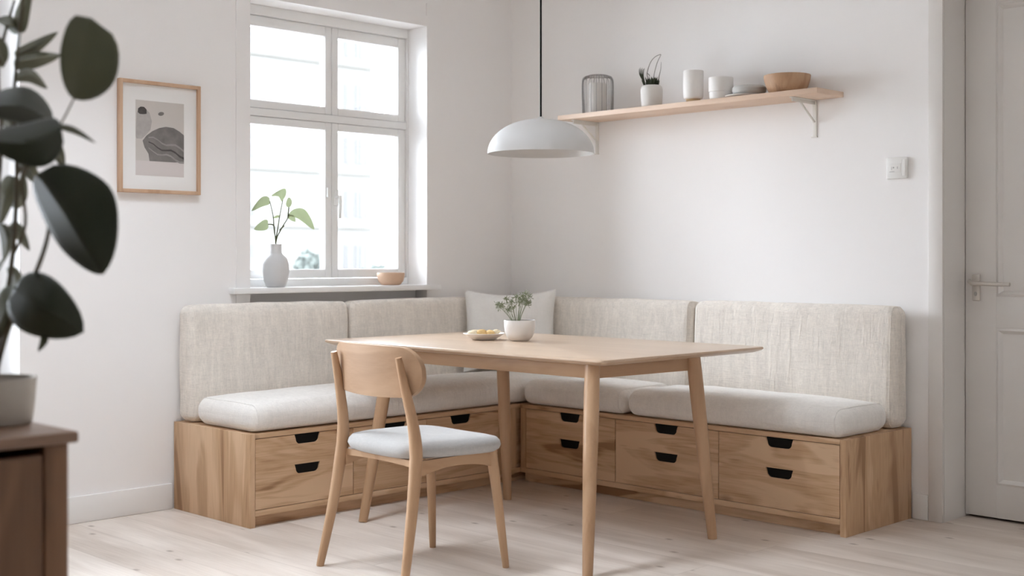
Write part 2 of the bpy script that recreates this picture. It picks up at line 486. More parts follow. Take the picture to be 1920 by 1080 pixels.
# ------------------------------------------------------------------ room shell
RX, RY, RZ = 6.8, -6.8, 2.85
W1 = (-1.723, -0.635, 0.955, 2.328)        # window opening y0,y1,z0,z1 in the left wall
W2 = (-4.90, -2.81, 0.56, 2.328)           # second window opening, behind the plant
T = 0.34                                   # outer wall thickness

b = MB(); b.box(-T, RX + .2, RY - .2, 1.2, -0.2, 0.0)
struct(b.build('floor', M['floor'], smooth=0), 'pale whitewashed plank floor with small knots', 'floor')
SKL = (0.85, 1.45, -3.90, -2.05)           # unseen ceiling opening, added to let in light from above
b = MB()
b.box(-T, SKL[0], RY - .2, 1.2, RZ, RZ + .2); b.box(SKL[1], RX + .2, RY - .2, 1.2, RZ, RZ + .2)
b.box(SKL[0], SKL[1], RY - .2, SKL[2], RZ, RZ + .2); b.box(SKL[0], SKL[1], SKL[3], 1.2, RZ, RZ + .2)
struct(b.build('ceiling', M['ceiling'], smooth=0), 'plain white ceiling above the room', 'ceiling')

b = MB()
NZ = 0.70                                  # bottom of the shallow niche under the window
b.box(-T, 0, RY, W2[0], 0, RZ); b.box(-T, 0, W2[1], W1[0], 0, RZ); b.box(-T, 0, W1[1], 0.14, 0, RZ)
b.box(-T, 0, W2[0], W2[1], W2[3], RZ); b.box(-T, 0, W2[0], W2[1], 0, W2[2])
b.box(-T, 0, W1[0], W1[1], W1[3], RZ); b.box(-T, 0, W1[0], W1[1], 0, NZ); b.box(-T, -0.085, W1[0], W1[1], NZ, W1[2])
struct(b.build('wall_left', M['wall'], smooth=0), 'white painted wall with the tall window', 'wall')

DX0, DX1, DZ = 2.557, 3.43, 2.36           # door opening in the right wall
b = MB()
b.box(0, DX0, 0, 0.24, 0, RZ); b.box(DX1, RX, 0, 0.24, 0, RZ); b.box(DX0, DX1, 0, 0.24, DZ, RZ)
struct(b.build('wall_right', M['wall'], smooth=0), 'white painted wall carrying the wooden shelf', 'wall')
b = MB(); b.box(-T, RX, RY - .2, RY, 0, RZ)
struct(b.build('wall_back', M['low_bounce'], smooth=0))
b = MB(); b.box(RX, RX + .2, RY - .2, 0.24, 0, RZ)
struct(b.build('wall_front', M['low_bounce'], smooth=0))
b = MB(); b.box(DX0 - .6, DX1 + .6, 1.05, 1.2, 0, RZ); b.box(DX0 - .75, DX0 - .6, .24, 1.2, 0, RZ); b.box(DX1 + .6, DX1 + .75, .24, 1.2, 0, RZ)
struct(b.build('wall_hall', M['wall'], smooth=0))

b = MB(); b.box(0, 0.015, RY, -2.13, 0, 0.113, 0.004)
struct(b.build('baseboard_left', M['trim']), 'white baseboard left of the bench', 'baseboard')
b = MB(); b.box(2.425, 2.495, -0.015, 0, 0, 0.108, 0.004)
struct(b.build('baseboard_right', M['trim']), 'short white baseboard between bench and door casing', 'baseboard')

# ---- window 1: frame, sashes, panes, handle, sill
def window(name, label, y0, y1, z0, z1, glass_l, glass_r, rows, xf, ysplit, handle=True):
    w = thing(name, label, 'window', (xf, (y0 + y1) / 2, z0)); w['kind'] = 'structure'
    f = MB()
    d0 = xf - 0.10
    a, c = glass_l[0] - 0.052, glass_r[1] + 0.052
    f.box(d0, xf, y0, a, z0, z1, .003); f.box(d0, xf, c, y1, z0, z1, .003)
    f.box(d0, xf, a, c, rows[-1][1] + 0.052, z1, .003); f.box(d0, xf, a, c, z0, rows[0][0] - 0.046, .003)
    for (r0, r1), (s0, s1) in zip(rows, rows[1:]):
        f.box(d0, xf - .008, a, c, r1 + 0.040, s0 - 0.040, .003)
    f.build('window_frame', M['trim'], w, world=True)
    mid = (glass_l[1] + glass_r[0]) / 2
    for (r0, r1) in rows:
        for (g0, g1, o0, o1) in ((glass_l[0], glass_l[1], a + .002, mid - .0015), (glass_r[0], glass_r[1], mid + .0015, c - .002)):
            top = r1 + (0.050 if (r0, r1) == rows[-1] else 0.038); bot = r0 - (0.044 if (r0, r1) == rows[0] else 0.038)
            s = MB()
            sf, sb = xf - 0.014, xf - 0.062
            s.box(sb, sf, o0, g0, bot, top, .004); s.box(sb, sf, g1, o1, bot, top, .004)
            s.box(sb, sf, g0, g1, r1, top, .004); s.box(sb, sf, g0, g1, bot, r0, .004)
            so = s.build('sash', M['trim'], w, world=True)
            p = MB(); p.box(xf - 0.046, xf - 0.040, g0 - .004, g1 + .004, r0 - .004, r1 + .004)
            p.build('pane', M['pane'], so, world=True, smooth=0)
    if handle:
        hz = 1.405
        h = MB(); h.box(xf - .014, xf - .004, mid + .010, mid + .036, hz - .03, hz + .05, .004)
        h.tube([(xf - .006, mid + .023, hz + .012), (xf + .022, mid + .023, hz + .012)], .008, 12)
        h.tube([(xf + .022, mid + .023, hz + .018), (xf + .026, mid + .023, hz - .02), (xf + .024, mid + .023, hz - .095)], [.009, .008, .0065], 12, smooth=4)
        h.build('handle', M['trim'], w, world=True)
        c_ = MB(); c_.box(xf - .014, xf - .002, mid - .034, mid - .016, hz + .01, hz + .06, .004)
        c_.build('catch', M['trim'], w, world=True)
    return w

XF = -0.143
w1 = window('window_1', 'tall white four-pane window above the bench', W1[0], W1[1], W1[2] + .012, W1[3],
            (-1.620, -1.172), (-1.092, -0.695), [(1.052, 1.755), (1.872, 2.228)], XF, -1.13)
q = MB(); q.box(-0.24, 0.035, W2[0] - .06, W2[1] + .05, W2[2] - .012, W2[2] + .014, .004)
s = MB(); s.box(-0.24, 0.042, -1.832, -0.565, 0.942, 0.969, .004)
s.build('sill', M['trim'], w1, world=True)
tr = MB(); tr.box(0, 0.006, W1[0] - .075, W1[0], 0.90, RZ - .4); tr.box(0, 0.006, W1[1], W1[1] + .055, 0.90, RZ - .4)
tr.box(0, .006, W1[0], W1[1], W1[3], W1[3] + .055)
struct(tr.build('trim_1', M['wall'], smooth=0), 'flat white plaster border around the window', 'window trim')
w2 = window('window_2', 'white window at the left edge, half hidden behind the potted plant', W2[0], W2[1], W2[2], W2[3],
            (-4.79, -3.90), (-3.81, -2.90), [(0.66, 1.62), (1.74, 2.228)], -0.20, -3.855, handle=False)
q.build('sill', M['trim'], w2, world=True)
w3 = thing('added_roof_window', 'added unseen roof light above the chair side of the room', 'window', (1.15, -2.97, RZ)); w3['kind'] = 'structure'  # invented roof light, out of view, brightens seat tops and floor
f = MB(); k_ = .06
for (a, b_, c, d) in ((SKL[0], SKL[0] + k_, SKL[2], SKL[3]), (SKL[1] - k_, SKL[1], SKL[2], SKL[3]), (SKL[0] + k_, SKL[1] - k_, SKL[2], SKL[2] + k_), (SKL[0] + k_, SKL[1] - k_, SKL[3] - k_, SKL[3])):
    f.box(a, b_, c, d, RZ + .12, RZ + .19, .003)
f.build('window_frame', M['trim'], w3, world=True)
f = MB(); f.box(SKL[0] + .05, SKL[1] - .05, SKL[2] + .05, SKL[3] - .05, RZ + .15, RZ + .156); f.build('pane', M['pane'], w3, world=True, smooth=0)

# ---- door and its casing
t = MB()
t.box(DX0 - .060, DX0 + .004, -0.016, 0, 0, DZ + .06, .003); t.box(DX1 - .004, DX1 + .06, -0.016, 0, 0, DZ + .06, .003); t.box(DX0, DX1, -0.016, 0, DZ - .004, DZ + .06, .003)
t.box(DX0 - .002, DX0 + .0035, .0005, 0.235, 0, DZ); t.box(DX1 - .0035, DX1 + .002, .0005, 0.235, 0, DZ); t.box(DX0, DX1, .0005, 0.235, DZ - .0035, DZ + .002)
struct(t.build('trim_2', M['doorpaint']), 'white door casing beside the wall switch', 'door trim')
dr = thing('door_1', 'white panelled door with a lever handle', 'door', (DX0, 0.19, 0)); dr['kind'] = 'structure'
YD = 0.19
x0, x1 = DX0 + .006, DX1 - .006
st = 0.135
p = MB()
rails = [(0.012, 0.150), (0.812, 0.945), (2.178, DZ - .008)]
p.box(x0, x0 + st, YD, YD + .044, 0.012, DZ - .008, .003); p.box(x1 - st, x1, YD, YD + .044, 0.012, DZ - .008, .003)
for r0, r1 in rails: p.box(x0 + st - .001, x1 - st + .001, YD + .0005, YD + .0435, r0, r1, .002)
p.build('door_leaf', M['doorpaint'], dr, world=True)
for z0, z1 in ((0.150, 0.812), (0.945, 2.178)):
    q = MB()
    q.box(x0 + st - .005, x1 - st + .005, YD + .016, YD + .03, z0 - .005, z1 + .005)
    # ogee moulding: a sloped border ring
    a = (x0 + st, x1 - st, z0, z1)
    lo = []
    for ins, yy in ((0, .002), (.010, -.003), (.018, .006), (.024, .016)):
        lo.append([Vector((a[0] + ins, YD + yy, a[2] + ins)), Vector((a[1] - ins, YD + yy, a[2] + ins)), Vector((a[1] - ins, YD + yy, a[3] - ins)), Vector((a[0] + ins, YD + yy, a[3] - ins))])
    q.rings(lo, False, False)
    q.build('door_panel', M['doorpaint'], dr, world=True, smooth=20)
h = MB()
hx, hz = 2.613, 1.0
h.box(hx - .018, hx + .018, YD - .010, YD, hz - .075, hz + .038, .005)
h.tube([(hx, YD - .005, hz), (hx, YD - .045, hz)], .011, 16)
h.tube([(hx - .012, YD - .048, hz + .012), (hx, YD - .052, hz + .004), (hx + .03, YD - .054, hz), (hx + .165, YD - .050, hz - .003)], [.009, .0105, .009, .0085], 14, smooth=5)
hd = h.build('door_handle', M['nickel'], dr, world=True)
k = MB(); k.lathe([(0, 0), (.006, 0), (.006, .003), (0, .003)], seg=16)
for v in k.bm.verts: v.co = Vector((hx + v.co.x, YD - .010 - v.co.z, hz - .045 + v.co.y * 1.6))
k.build('keyhole', M['greyline'], hd, world=True)

# ------------------------------------------------------------------ bench
BH = 0.385
def drawer_front(u0, u1, z0, z1, hc, mapf, dirv, mat, parent):
    """front board in a vertical plane; u runs along the bench; notch at the top edge and a slot below"""
    hw, hh = 0.066, 0.040
    def pull(cz_top, n=5):
        r = .022
        pts = [(hc - hw, cz_top)]
        for i in range(n + 1):
            a = PI + (PI / 2) * i / n
            pts.append((hc - hw + .006 + r + r * math.cos(a), cz_top - hh + r + r * math.sin(a)))
        for i in range(n + 1):
            a = 1.5 * PI + (PI / 2) * i / n
            pts.append((hc + hw - .006 - r + r * math.cos(a), cz_top - hh + r + r * math.sin(a)))
        pts.append((hc + hw, cz_top))
        return pts
    notch = pull(z1)
    outer = [(u0, z1)] + notch + [(u1, z1), (u1, z0), (u0, z0)]
    slot_z = (z0 + z1) / 2 + 0.020
    slot = pull(slot_z)
    d = Vector(dirv)
    b = MB()
    b.prism([mapf(u, z) for u, z in outer], [[mapf(u, z) for u, z in slot]], d * 0.018)
    o = b.build('drawer_front', mat, parent, world=True, smooth=0)
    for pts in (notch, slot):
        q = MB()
        q.prism([mapf(u, z) + d * 0.007 for u, z in pts], [], d * 0.030)  # solid black plug paints the shade inside the hollow pull
        po = q.build('pull_shade', M['black'], o, world=True, smooth=0)
    return o

def bench(name, label, origin, along, u0, u1, deep, front, panels, end_at, matl, inner_stile):
    """along: 'Y' (left wall) or 'X' (right wall); u grows along the bench"""
    t = thing(name, label, 'bench', origin, group='storage benches of the corner seat')
    if along == 'Y':
        mp = lambda u, z: Vector((front, u, z)); inward = (-1, 0, 0)
        bx = lambda b, ua, ub, d0, d1, za, zb, bev=0.0: b.box(d0, d1, ua, ub, za, zb, bev)
        dd = (0.012, front)
    else:
        mp = lambda u, z: Vector((u, front, z)); inward = (0, 1, 0)
        bx = lambda b, ua, ub, d0, d1, za, zb, bev=0.0: b.box(ua, ub, d0, d1, za, zb, bev)
        dd = (front, -0.012)
    sgn = 1 if along == 'Y' else -1
    fr = lambda k: (front - sgn * k)
    def span(a, b_): return (min(a, b_), max(a, b_))
    back = dd[0] if along == 'Y' else dd[1]
    e = MB()
    if end_at == 'low': bx(e, u0, u0 + .026, *span(back, front), 0, BH, .0015)
    else: bx(e, u1 - .026, u1, *span(back, front), 0, BH, .0015)
    e.build('end_panel', M['oak_z'], t, world=True)
    a0 = u0 + .026 if end_at == 'low' else u0
    a1 = u1 if end_at == 'low' else u1 - .026
    c = MB(); bx(c, a0 + .001, a1 - .001, *span(back, fr(.022)), 0.05, BH - .022)
    c.build('carcass', M[matl], t, world=True, smooth=0)
    c = MB(); bx(c, a0, a1, *span(back, front), BH - .020, BH, .0015)
    c.build('top_board', M[matl], t, world=True)
    c = MB(); bx(c, a0, a1, *span(fr(.02), front), 0.046, 0.070, .0015)
    c.build('bottom_rail', M[matl], t, world=True)
    c = MB(); bx(c, a0, a1, *span(fr(.05), fr(.035)), 0, 0.0465)
    c.build('plinth', M[matl], t, world=True)
    c = MB(); bx(c, *inner_stile, *span(fr(.02), fr(.001)), 0.070, BH - .020, .001)
    c.build('stile', M['oak_z'], t, world=True)
    for (p0, p1, hc) in panels:
        drawer_front(p0 + .002, p1 - .002, .0725, BH - .0225, hc, lambda u, z: mp(u, z) - Vector(inward) * (-0.0015), inward, M[matl], t)
    return t

bench('storage_bench', 'wooden drawer bench under the window, its end panel facing the plant', (0.3, -1.3, 0), 'Y', -2.122, -0.012, None, 0.612,
      [(-2.096, -1.590, -1.835), (-1.590, -1.165, -1.355), (-1.165, -0.700, -0.950)], 'low', 'oak_y', (-0.700, -0.575))
bench('storage_bench', 'wooden drawer bench below the shelf, its end panel by the door', (1.5, -0.28, 0), 'X', 0.613, 2.420, None, -0.550,
      [(0.650, 1.228, 0.941), (1.228, 1.808, 1.522), (1.808, 2.393, 2.112)], 'high', 'oak_x', (0.613, 0.650))

# ------------------------------------------------------------------ cushions
def cushion(name, label, lo, hi, r, mat, bulge=(0, 0, 0, 0, 0, 0), step=.022, amp=.003, taper=None, cat='cushion', group=None, seams=None, freq=7.0):
    lo = Vector(lo); hi = Vector(hi); c = (lo + hi) / 2; h = (hi - lo) / 2
    root = thing(name, label, cat, (c.x, c.y, lo.z), group=group)
    n = [max(6, int(2 * h[i] / step)) for i in range(3)]
    # denser samples near the rounded edges
    def samples(i):
        m = n[i]; out = []
        for k in range(5): out.append(-h[i] + r * (1 - math.cos(PI / 2 * k / 5)) if False else -h[i] + r * k / 5)
        inner = max(2, m)
        for k in range(inner + 1): out.append(-h[i] + r + (2 * h[i] - 2 * r) * k / inner)
        for k in range(1, 6): out.append(h[i] - r + r * k / 5)
        return out
    S = [samples(i) for i in range(3)]
    bm = bmesh.new(); cache = {}
    def deform(p):
        q = Vector([max(-h[i] + r, min(h[i] - r, p[i])) for i in range(3)])
        d = p - q
        if d.length > 1e-9: p2 = q + d.normalized() * r
        else: p2 = p.copy()
        u = [p2[i] / h[i] for i in range(3)]
        f = lambda a: max(0.0, 1 - abs(a) ** 3.2)
        for i in range(3):
            j, k = (i + 1) % 3, (i + 2) % 3
            w = f(u[j]) * f(u[k])
            p2[i] += (bulge[2 * i + 1] if p2[i] > 0 else -bulge[2 * i]) * w * abs(u[i])
        if taper: p2 = taper(p2, h)
        if amp:
            wpos = p2 + c
            nv = noise.noise(wpos * freq) * amp + noise.noise(Vector((wpos.x * 26, wpos.y * 26, wpos.z * 9))) * amp * .45
            nn = d.normalized() if d.length > 1e-9 else Vector((0, 0, 0))
            if nn.z < -.3: nn = nn * 0
            p2 += nn * nv
        return p2
    def vert(p):
        key = (round(p[0], 5), round(p[1], 5), round(p[2], 5))
        if key not in cache: cache[key] = bm.verts.new(deform(Vector(p)))
        return cache[key]
    for i in range(3):
        j, k = (i + 1) % 3, (i + 2) % 3
        for sgn in (-1, 1):
            for a in range(len(S[j]) - 1):
                for b_ in range(len(S[k]) - 1):
                    pts = []
                    for (aa, bb) in ((a, b_), (a + 1, b_), (a + 1, b_ + 1), (a, b_ + 1)):
                        p = [0, 0, 0]; p[i] = sgn * h[i]; p[j] = S[j][aa]; p[k] = S[k][bb]; pts.append(vert(p))
                    if len(set(pts)) == 4:
                        try: bm.faces.new(pts if sgn > 0 else pts[::-1])
                        except ValueError: pass
    m = MB(); m.bm.free(); m.bm = bm
    for v in bm.verts: v.co += Vector((0, 0, h.z))
    m.build('cushion_cover', mat, root, smooth=80)
    # piping along the end-panel edges
    ax = seams if seams is not None else (0 if h.x > h.y else 1)
    ot = [i for i in range(3) if i != ax]
    for sgn in (-1, 1):
        sm = MB(); loop = []
        for (a, b_) in rrect(-h[ot[0]], h[ot[0]], -h[ot[1]], h[ot[1]], r, 8):
            p = Vector((0, 0, 0)); p[ax] = sgn * (h[ax] - r * .55); p[ot[0]] = a; p[ot[1]] = b_
            loop.append(p)
        # resample the loop so that it follows the soft surface
        fine = []
        for i in range(len(loop)):
            p, q = loop[i], loop[(i + 1) % len(loop)]
            k = max(1, int((q - p).length / .03))
            for s_ in range(k): fine.append(deform(p + (q - p) * s_ / k) + Vector((0, 0, h.z)))
        sm.tube(fine, .0020, 6, closed=True)
        sm.build('piping', mat, root)
    return root

def lean_y(s):      # back cushions on the right wall: thinner at the top, front face leaning back
    def f(p, h):
        t = (p.z / h.z + 1) / 2
        if p.y < 0: p.y *= 1 - s * t
        return p
    return f
def lean_x(s):
    def f(p, h):
        t = (p.z / h.z + 1) / 2
        if p.x > 0: p.x *= 1 - s * t
        return p
    return f
ZB = BH + .0025
g = 'back cushions of the corner seat'
cushion('back_cushion', 'long crinkled beige back cushion nearest the framed picture', (0.012, -2.112, ZB), (0.150, -1.232, 0.898), .045, M['cush'], (0, .012, 0, 0, 0, .004), taper=lean_x(.35), group=g)
cushion('back_cushion', 'crinkled beige back cushion beneath the window sill, beside the pillow', (0.012, -1.226, ZB), (0.150, -0.155, 0.898), .045, M['cush'], (0, .012, 0, 0, 0, .004), taper=lean_x(.35), group=g)
cushion('back_cushion', 'crinkled pale back cushion right of the pillow, behind the table', (0.160, -0.150, ZB), (1.346, -0.012, 0.900), .045, M['cush'], (0, 0, .012, 0, 0, .004), taper=lean_y(.35), group=g)
cushion('back_cushion', 'crinkled pale back cushion nearest the door', (1.352, -0.150, ZB), (2.412, -0.012, 0.902), .045, M['cush'], (0, 0, .012, 0, 0, .004), taper=lean_y(.35), group=g)
g = 'seat cushions of the corner seat'
cushion('seat_cushion', 'long cream seat cushion on the bench under the window', (0.168, -2.116, ZB), (0.620, -0.170, 0.505), .052, M['seatcush'], (0, .004, 0, 0, 0, .022), group=g)
cushion('seat_cushion', 'shorter cream seat cushion on the bench behind the table legs', (0.628, -0.568, ZB), (1.288, -0.170, 0.503), .052, M['seatcush'], (0, 0, .004, 0, 0, .016), group=g)
cushion('seat_cushion', 'cream seat cushion on the end of the bench nearest the door', (1.298, -0.568, ZB), (2.408, -0.170, 0.505), .052, M['seatcush'], (0, 0, .004, 0, 0, .016), group=g)

# pillow in the corner
def pillow():
    root = thing('throw_pillow', 'pale square pillow standing in the corner of the bench', 'pillow', (0.335, -0.345, 0.525))
    b = MB(); nn = 28; hw = .240; hh = .218; th = .062
    def pt(i, j, s):
        u = -1 + 2 * i / nn; v = -1 + 2 * j / nn
        px = u * hw * (1 - .07 * (1 - v * v)); pz = v * hh * (1 - .15 * (1 - u * u))
        e = max(0, (1 - u ** 4)) ** .6 * max(0, (1 - v ** 4)) ** .6
        wr = noise.noise(Vector((u * 2.2, v * 2.2, s * 3))) * .010 * e
        return px, s * th * e + wr, pz
    tilt = math.radians(14); rz = math.radians(45)
    mat = Matrix.Rotation(rz, 3, 'Z') @ Matrix.Rotation(-tilt, 3, 'X')
    for s in (-1, 1):
        b.grid([[Vector((0, 0, .205)) + mat @ Vector(pt(i, j, s)) for j in range(nn + 1)] for i in range(nn + 1)])
    bmesh.ops.remove_doubles(b.bm, verts=b.bm.verts[:], dist=1e-5)
    b.build('pillow_cover', M['pillow'], root, smooth=80)
    loop = [pt(i, 0, 1) for i in range(nn)] + [pt(nn, j, 1) for j in range(nn)] + [pt(i, nn, 1) for i in range(nn, 0, -1)] + [pt(0, j, 1) for j in range(nn, 0, -1)]
    q = MB(); q.tube([Vector((0, 0, .205)) + mat @ Vector(p) for p in loop], .0028, 6, closed=True)
    q.build('piping', M['pillow'], root)
pillow()

# ------------------------------------------------------------------ table
TX0, TX1, TY0, TY1, TZ = 0.385, 2.055, -1.590, -0.560, 0.740
tb = thing('dining_table', 'light oak dining table with splayed round legs in front of the corner bench', 'table', (1.25, -1.08, 0))
b = MB()
o = lambda ins, z: [Vector((x, y, z)) for x, y in rrect(TX0 + ins, TX1 - ins, TY0 + ins, TY1 - ins, .026, 6)]
b.rings([o(.030, TZ - .024), o(.004, TZ - .013), o(0, TZ - .009), o(0, TZ - .005), o(.0015, TZ - .0015), o(.005, TZ)])
b.build('tabletop', M['tab_top_sheen'], tb, world=True, smooth=30)
leg_tops = [(0.805, -1.535), (1.955, -1.535), (0.925, -0.985), (2.000, -0.985)]
leg_feet = [(0.830, -1.710), (2.115, -1.742), (0.905, -0.930), (2.055, -0.933)]
for (ax, ay), (fx, fy) in zip(leg_tops, leg_feet):
    b = MB()
    pts = [Vector((ax, ay, TZ - .020)).lerp(Vector((fx, fy, 0.0)), k / 8) for k in range(9)]
    rad = [.0275, .0285, .0285, .0275, .026, .0245, .0225, .0205, .0185]
    b.tube(pts, rad, 24)
    b.build('leg', M['tab_z'], tb, world=True, smooth=50)
ap = MB(); ap.box(0.80, 1.945, -1.535, -1.513, 0.664, TZ - .0225, .002); ap.build('apron', M['tab_x'], tb, world=True)
ap = MB(); ap.box(0.92, 1.995, -0.995, -0.973, 0.664, TZ - .0225, .002); ap.build('apron', M['tab_x'], tb, world=True)
ap = MB()
ap.prism([(1.955, -1.52, .664), (1.995, -.99, .664), (1.975, -.99, .664), (1.935, -1.52, .664)], [], (0, 0, TZ - .0225 - .664)); ap.build('apron', M['tab_y'], tb, world=True, smooth=0)
ap = MB()
ap.prism([(0.800, -1.52, .664), (0.915, -.99, .664), (0.937, -.99, .664), (0.822, -1.52, .664)], [], (0, 0, TZ - .0225 - .664)); ap.build('apron', M['tab_y'], tb, world=True, smooth=0)

# ------------------------------------------------------------------ chair
ch = thing('dining_chair', 'light oak chair with curved back and grey padded seat pulled up to the table', 'chair', (1.586, -2.023, 0), math.radians(-3.4))
for s in (-1, 1):
    b = MB()
    pts = [(s * .193, -.262, .772), (s * .199, -.236, .66), (s * .209, -.214, .55), (s * .216, -.207, .47), (s * .222, -.212, .40), (s * .233, -.240, .22), (s * .250, -.284, 0.0)]
    rad = [.0115, .0165, .0195, .0225, .0225, .019, .0135]
    b.tube(pts, rad, 20, smooth=6)
    b.build('leg', M['tab_z'], ch, smooth=50)
for s in (-1, 1):
    b = MB()
    pts = [(s * .178, .158, .424), (s * .183, .166, .36), (s * .196, .182, .2), (s * .212, .200, 0.0)]
    b.tube(pts, [.0195, .0195, .0165, .0120], 20, smooth=5)
    b.build('leg', M['tab_z'], ch, smooth=50)
# seat rails with arched undersides
def rail(p0, p1, name='seat_rail', z_lo=.388, arch=.026):
    p0, p1 = Vector(p0), Vector(p1); d = p1 - p0; n_ = Vector((-d.y, d.x, 0)).normalized() * .010
    lo = []
    m = 14
    rings = []
    for k in range(m + 1):
        q = p0 + d * k / m; u = abs(2 * k / m - 1)
        zb = z_lo - arch * u ** 2.2
        rings.append([q - n_ + Vector((0, 0, zb)), q + n_ + Vector((0, 0, zb)), q + n_ + Vector((0, 0, .4205)), q - n_ + Vector((0, 0, .4205))])
    b = MB(); b.rings(rings); b.build(name, M['tab_y'], ch, smooth=30)
rail((.208, -.205, 0), (.180, .158, 0)); rail((-.208, -.205, 0), (-.180, .158, 0))
rail((-.170, .158, 0), (.170, .158, 0)); rail((-.198, -.192, 0), (.198, -.192, 0), z_lo=.402, arch=.006)
# padded seat
def seat_outline(ins, z, n=72):
    out = []
    for k in range(n):
        a = 2 * PI * k / n
        ca, sa = math.cos(a), math.sin(a)
        e = 2 / 4.6
        x = math.copysign(abs(ca) ** e, ca); y = math.copysign(abs(sa) ** e, sa)
        hx = .233 + .012 * y; hy = .222
        out.append(Vector((x * (hx - ins), -.012 + y * (hy - ins), z + .004 * (x * x) - .003 * y)))
    return out
b = MB()
b.rings([seat_outline(.045, .416), seat_outline(.020, .4185), seat_outline(.006, .428), seat_outline(0, .442), seat_outline(.003, .456), seat_outline(.013, .4685), seat_outline(.035, .4745), seat_outline(.08, .477), seat_outline(.14, .476), seat_outline(.20, .4755)])
b.build('seat', M['chairpad'], ch, smooth=60)
# curved backrest
b = MB()
W, z0, z1, rr = .254, .630, .809, .078
def col(x):
    ax = abs(x)
    dz = 0 if ax < W - rr else rr - math.sqrt(max(0, rr * rr - (ax - (W - rr)) ** 2))
    sag = .010 * (x / W) ** 2
    return z0 + dz + sag * .9, z1 - dz - sag * .6
xs = [-W + .0005] + [-W + rr * (1 - math.cos(PI / 2 * k / 8)) for k in range(1, 9)] + [(-W + rr) + (2 * W - 2 * rr) * k / 16 for k in range(1, 16)]
xs += [-x for x in xs[:9]][::-1]
F, Bk = [], []
for x in xs:
    a, c = col(x); yb = -.266 + .85 * x * x
    F.append([Vector((x, yb + .022 + (zz - .7) * -.10, zz)) for zz in [a + (c - a) * k / 10 for k in range(11)]])
    Bk.append([Vector((x, yb + .004 + (zz - .7) * -.10, zz)) for zz in [a + (c - a) * k / 10 for k in range(11)]])
for side in (F, Bk): b.grid(side)
# close the rim
rim = lambda G: [G[i][0] for i in range(len(G))] + [G[-1][j] for j in range(1, 11)] + [G[i][10] for i in range(len(G) - 2, -1, -1)] + [G[0][j] for j in range(9, 0, -1)]
rf, rb = rim(F), rim(Bk)
b.rings([rf, rb], False, False)
bmesh.ops.remove_doubles(b.bm, verts=b.bm.verts[:], dist=1e-6)
b.build('backrest', M['chair_back_shaded'], ch, smooth=40, bevel=.004)

# ------------------------------------------------------------------ pendant lamp
LX, LY = 1.25, -1.07
pl = thing('pendant_lamp', 'white dome pendant lamp hanging on a black cord over the table', 'lamp', (LX, LY, RZ))
b = MB()
R_, H_, zr = .231, .150, 1.557
prof = []
for k in range(19):
    a = PI / 2 * (1 - k / 18)
    prof.append((R_ * math.cos(a) ** .93 if k else 0, zr + H_ * (math.sin(a) ** 1.0)))
inner = [(max(0, r - .003), z - .003) for r, z in prof][::-1]
inner[-1] = (0, zr + H_ - .003)
inner = [(r, max(z, zr)) for r, z in inner]
b.lathe([(r, z) for r, z in prof] + inner, (LX, LY, 0), 72)
b.build('lamp_shade', M['lamp'], pl, world=True, smooth=50)
b = MB(); b.tube([(LX, LY, zr + H_ - .002), (LX, LY, RZ - .02)], .0042, 10); b.build('cord', M['cord'], pl, world=True)
b = MB(); b.lathe([(0, zr + H_ + .010), (.008, zr + H_ + .010), (.016, zr + H_ + .002), (.018, zr + H_ - .004), (0, zr + H_ - .004)], (LX, LY, 0), 24); b.build('cap', M['lamp'], pl, world=True)
b = MB(); b.lathe([(0, zr + .115), (.019, zr + .115), (.019, zr + .146), (0, zr + .146)], (LX, LY, 0), 24); sk = b.build('socket', M['lamp'], pl, world=True)
b = MB(); b.lathe([(0, .045), (.014, .047), (.026, .058), (.030, .072), (.026, .088), (.015, .104), (.012, .116), (0, .116)], (LX, LY, zr), 32); b.build('bulb', M['opal'], sk, world=True)
b = MB(); b.lathe([(0, RZ), (.05, RZ), (.05, RZ - .018), (.04, RZ - .024), (0, RZ - .024)], (LX, LY, 0), 32); b.build('ceiling_rose', M['lamp'], pl, world=True)

# ------------------------------------------------------------------ shelf
SZ = 1.846
sh = thing('wall_shelf', 'long light wooden shelf on cream brackets on the wall beside the door', 'shelf', (1.3, 0, SZ - .024))
b = MB(); b.box(0.560, 2.090, -0.222, -0.001, SZ - .024, SZ, .0015); b.build('shelf_board', M['shelf'], sh, world=True)
for bx_ in (0.640, 1.945):
    b = MB(); w_ = .011; zt = SZ - .0243
    b.box(bx_ - w_, bx_ + w_, -.005, -.0005, zt - .165, zt, .0012)
    b.box(bx_ - w_, bx_ + w_, -.195, -.0005, zt - .005, zt, .0012)
    b.box(bx_ - .003, bx_ + .003, -.190, -.004, zt - .020, zt - .004, .001)
    b.tube([(bx_, -.140, zt - .006), (bx_, -.006, zt - .098)], .0048, 8)
    b.box(bx_ - w_ * 1.5, bx_ + w_ * 1.3, -.009, -.0005, zt - .169, zt - .163, .001)
    b.build('bracket', M['bracket'], sh, world=True)

YS = -.115
def solid_cup(name, label, cat, loc, outer, wall, mat, group=None, seg=48, extra=None):
    """outer: (r,z) from base centre up to rim; hollow"""
    prof = [(0, outer[0][1])] + outer
    inn = [(max(.001, r - wall), z) for r, z in outer][::-1]
    inn[0] = (outer[-1][0] - wall, outer[-1][1] - .0004)
    zb = outer[0][1] + wall
    inn = [(r, z) for r, z in inn if z > zb + .001] + [(max(.001, outer[0][0] - wall), zb), (0, zb)]
    return prof + inn

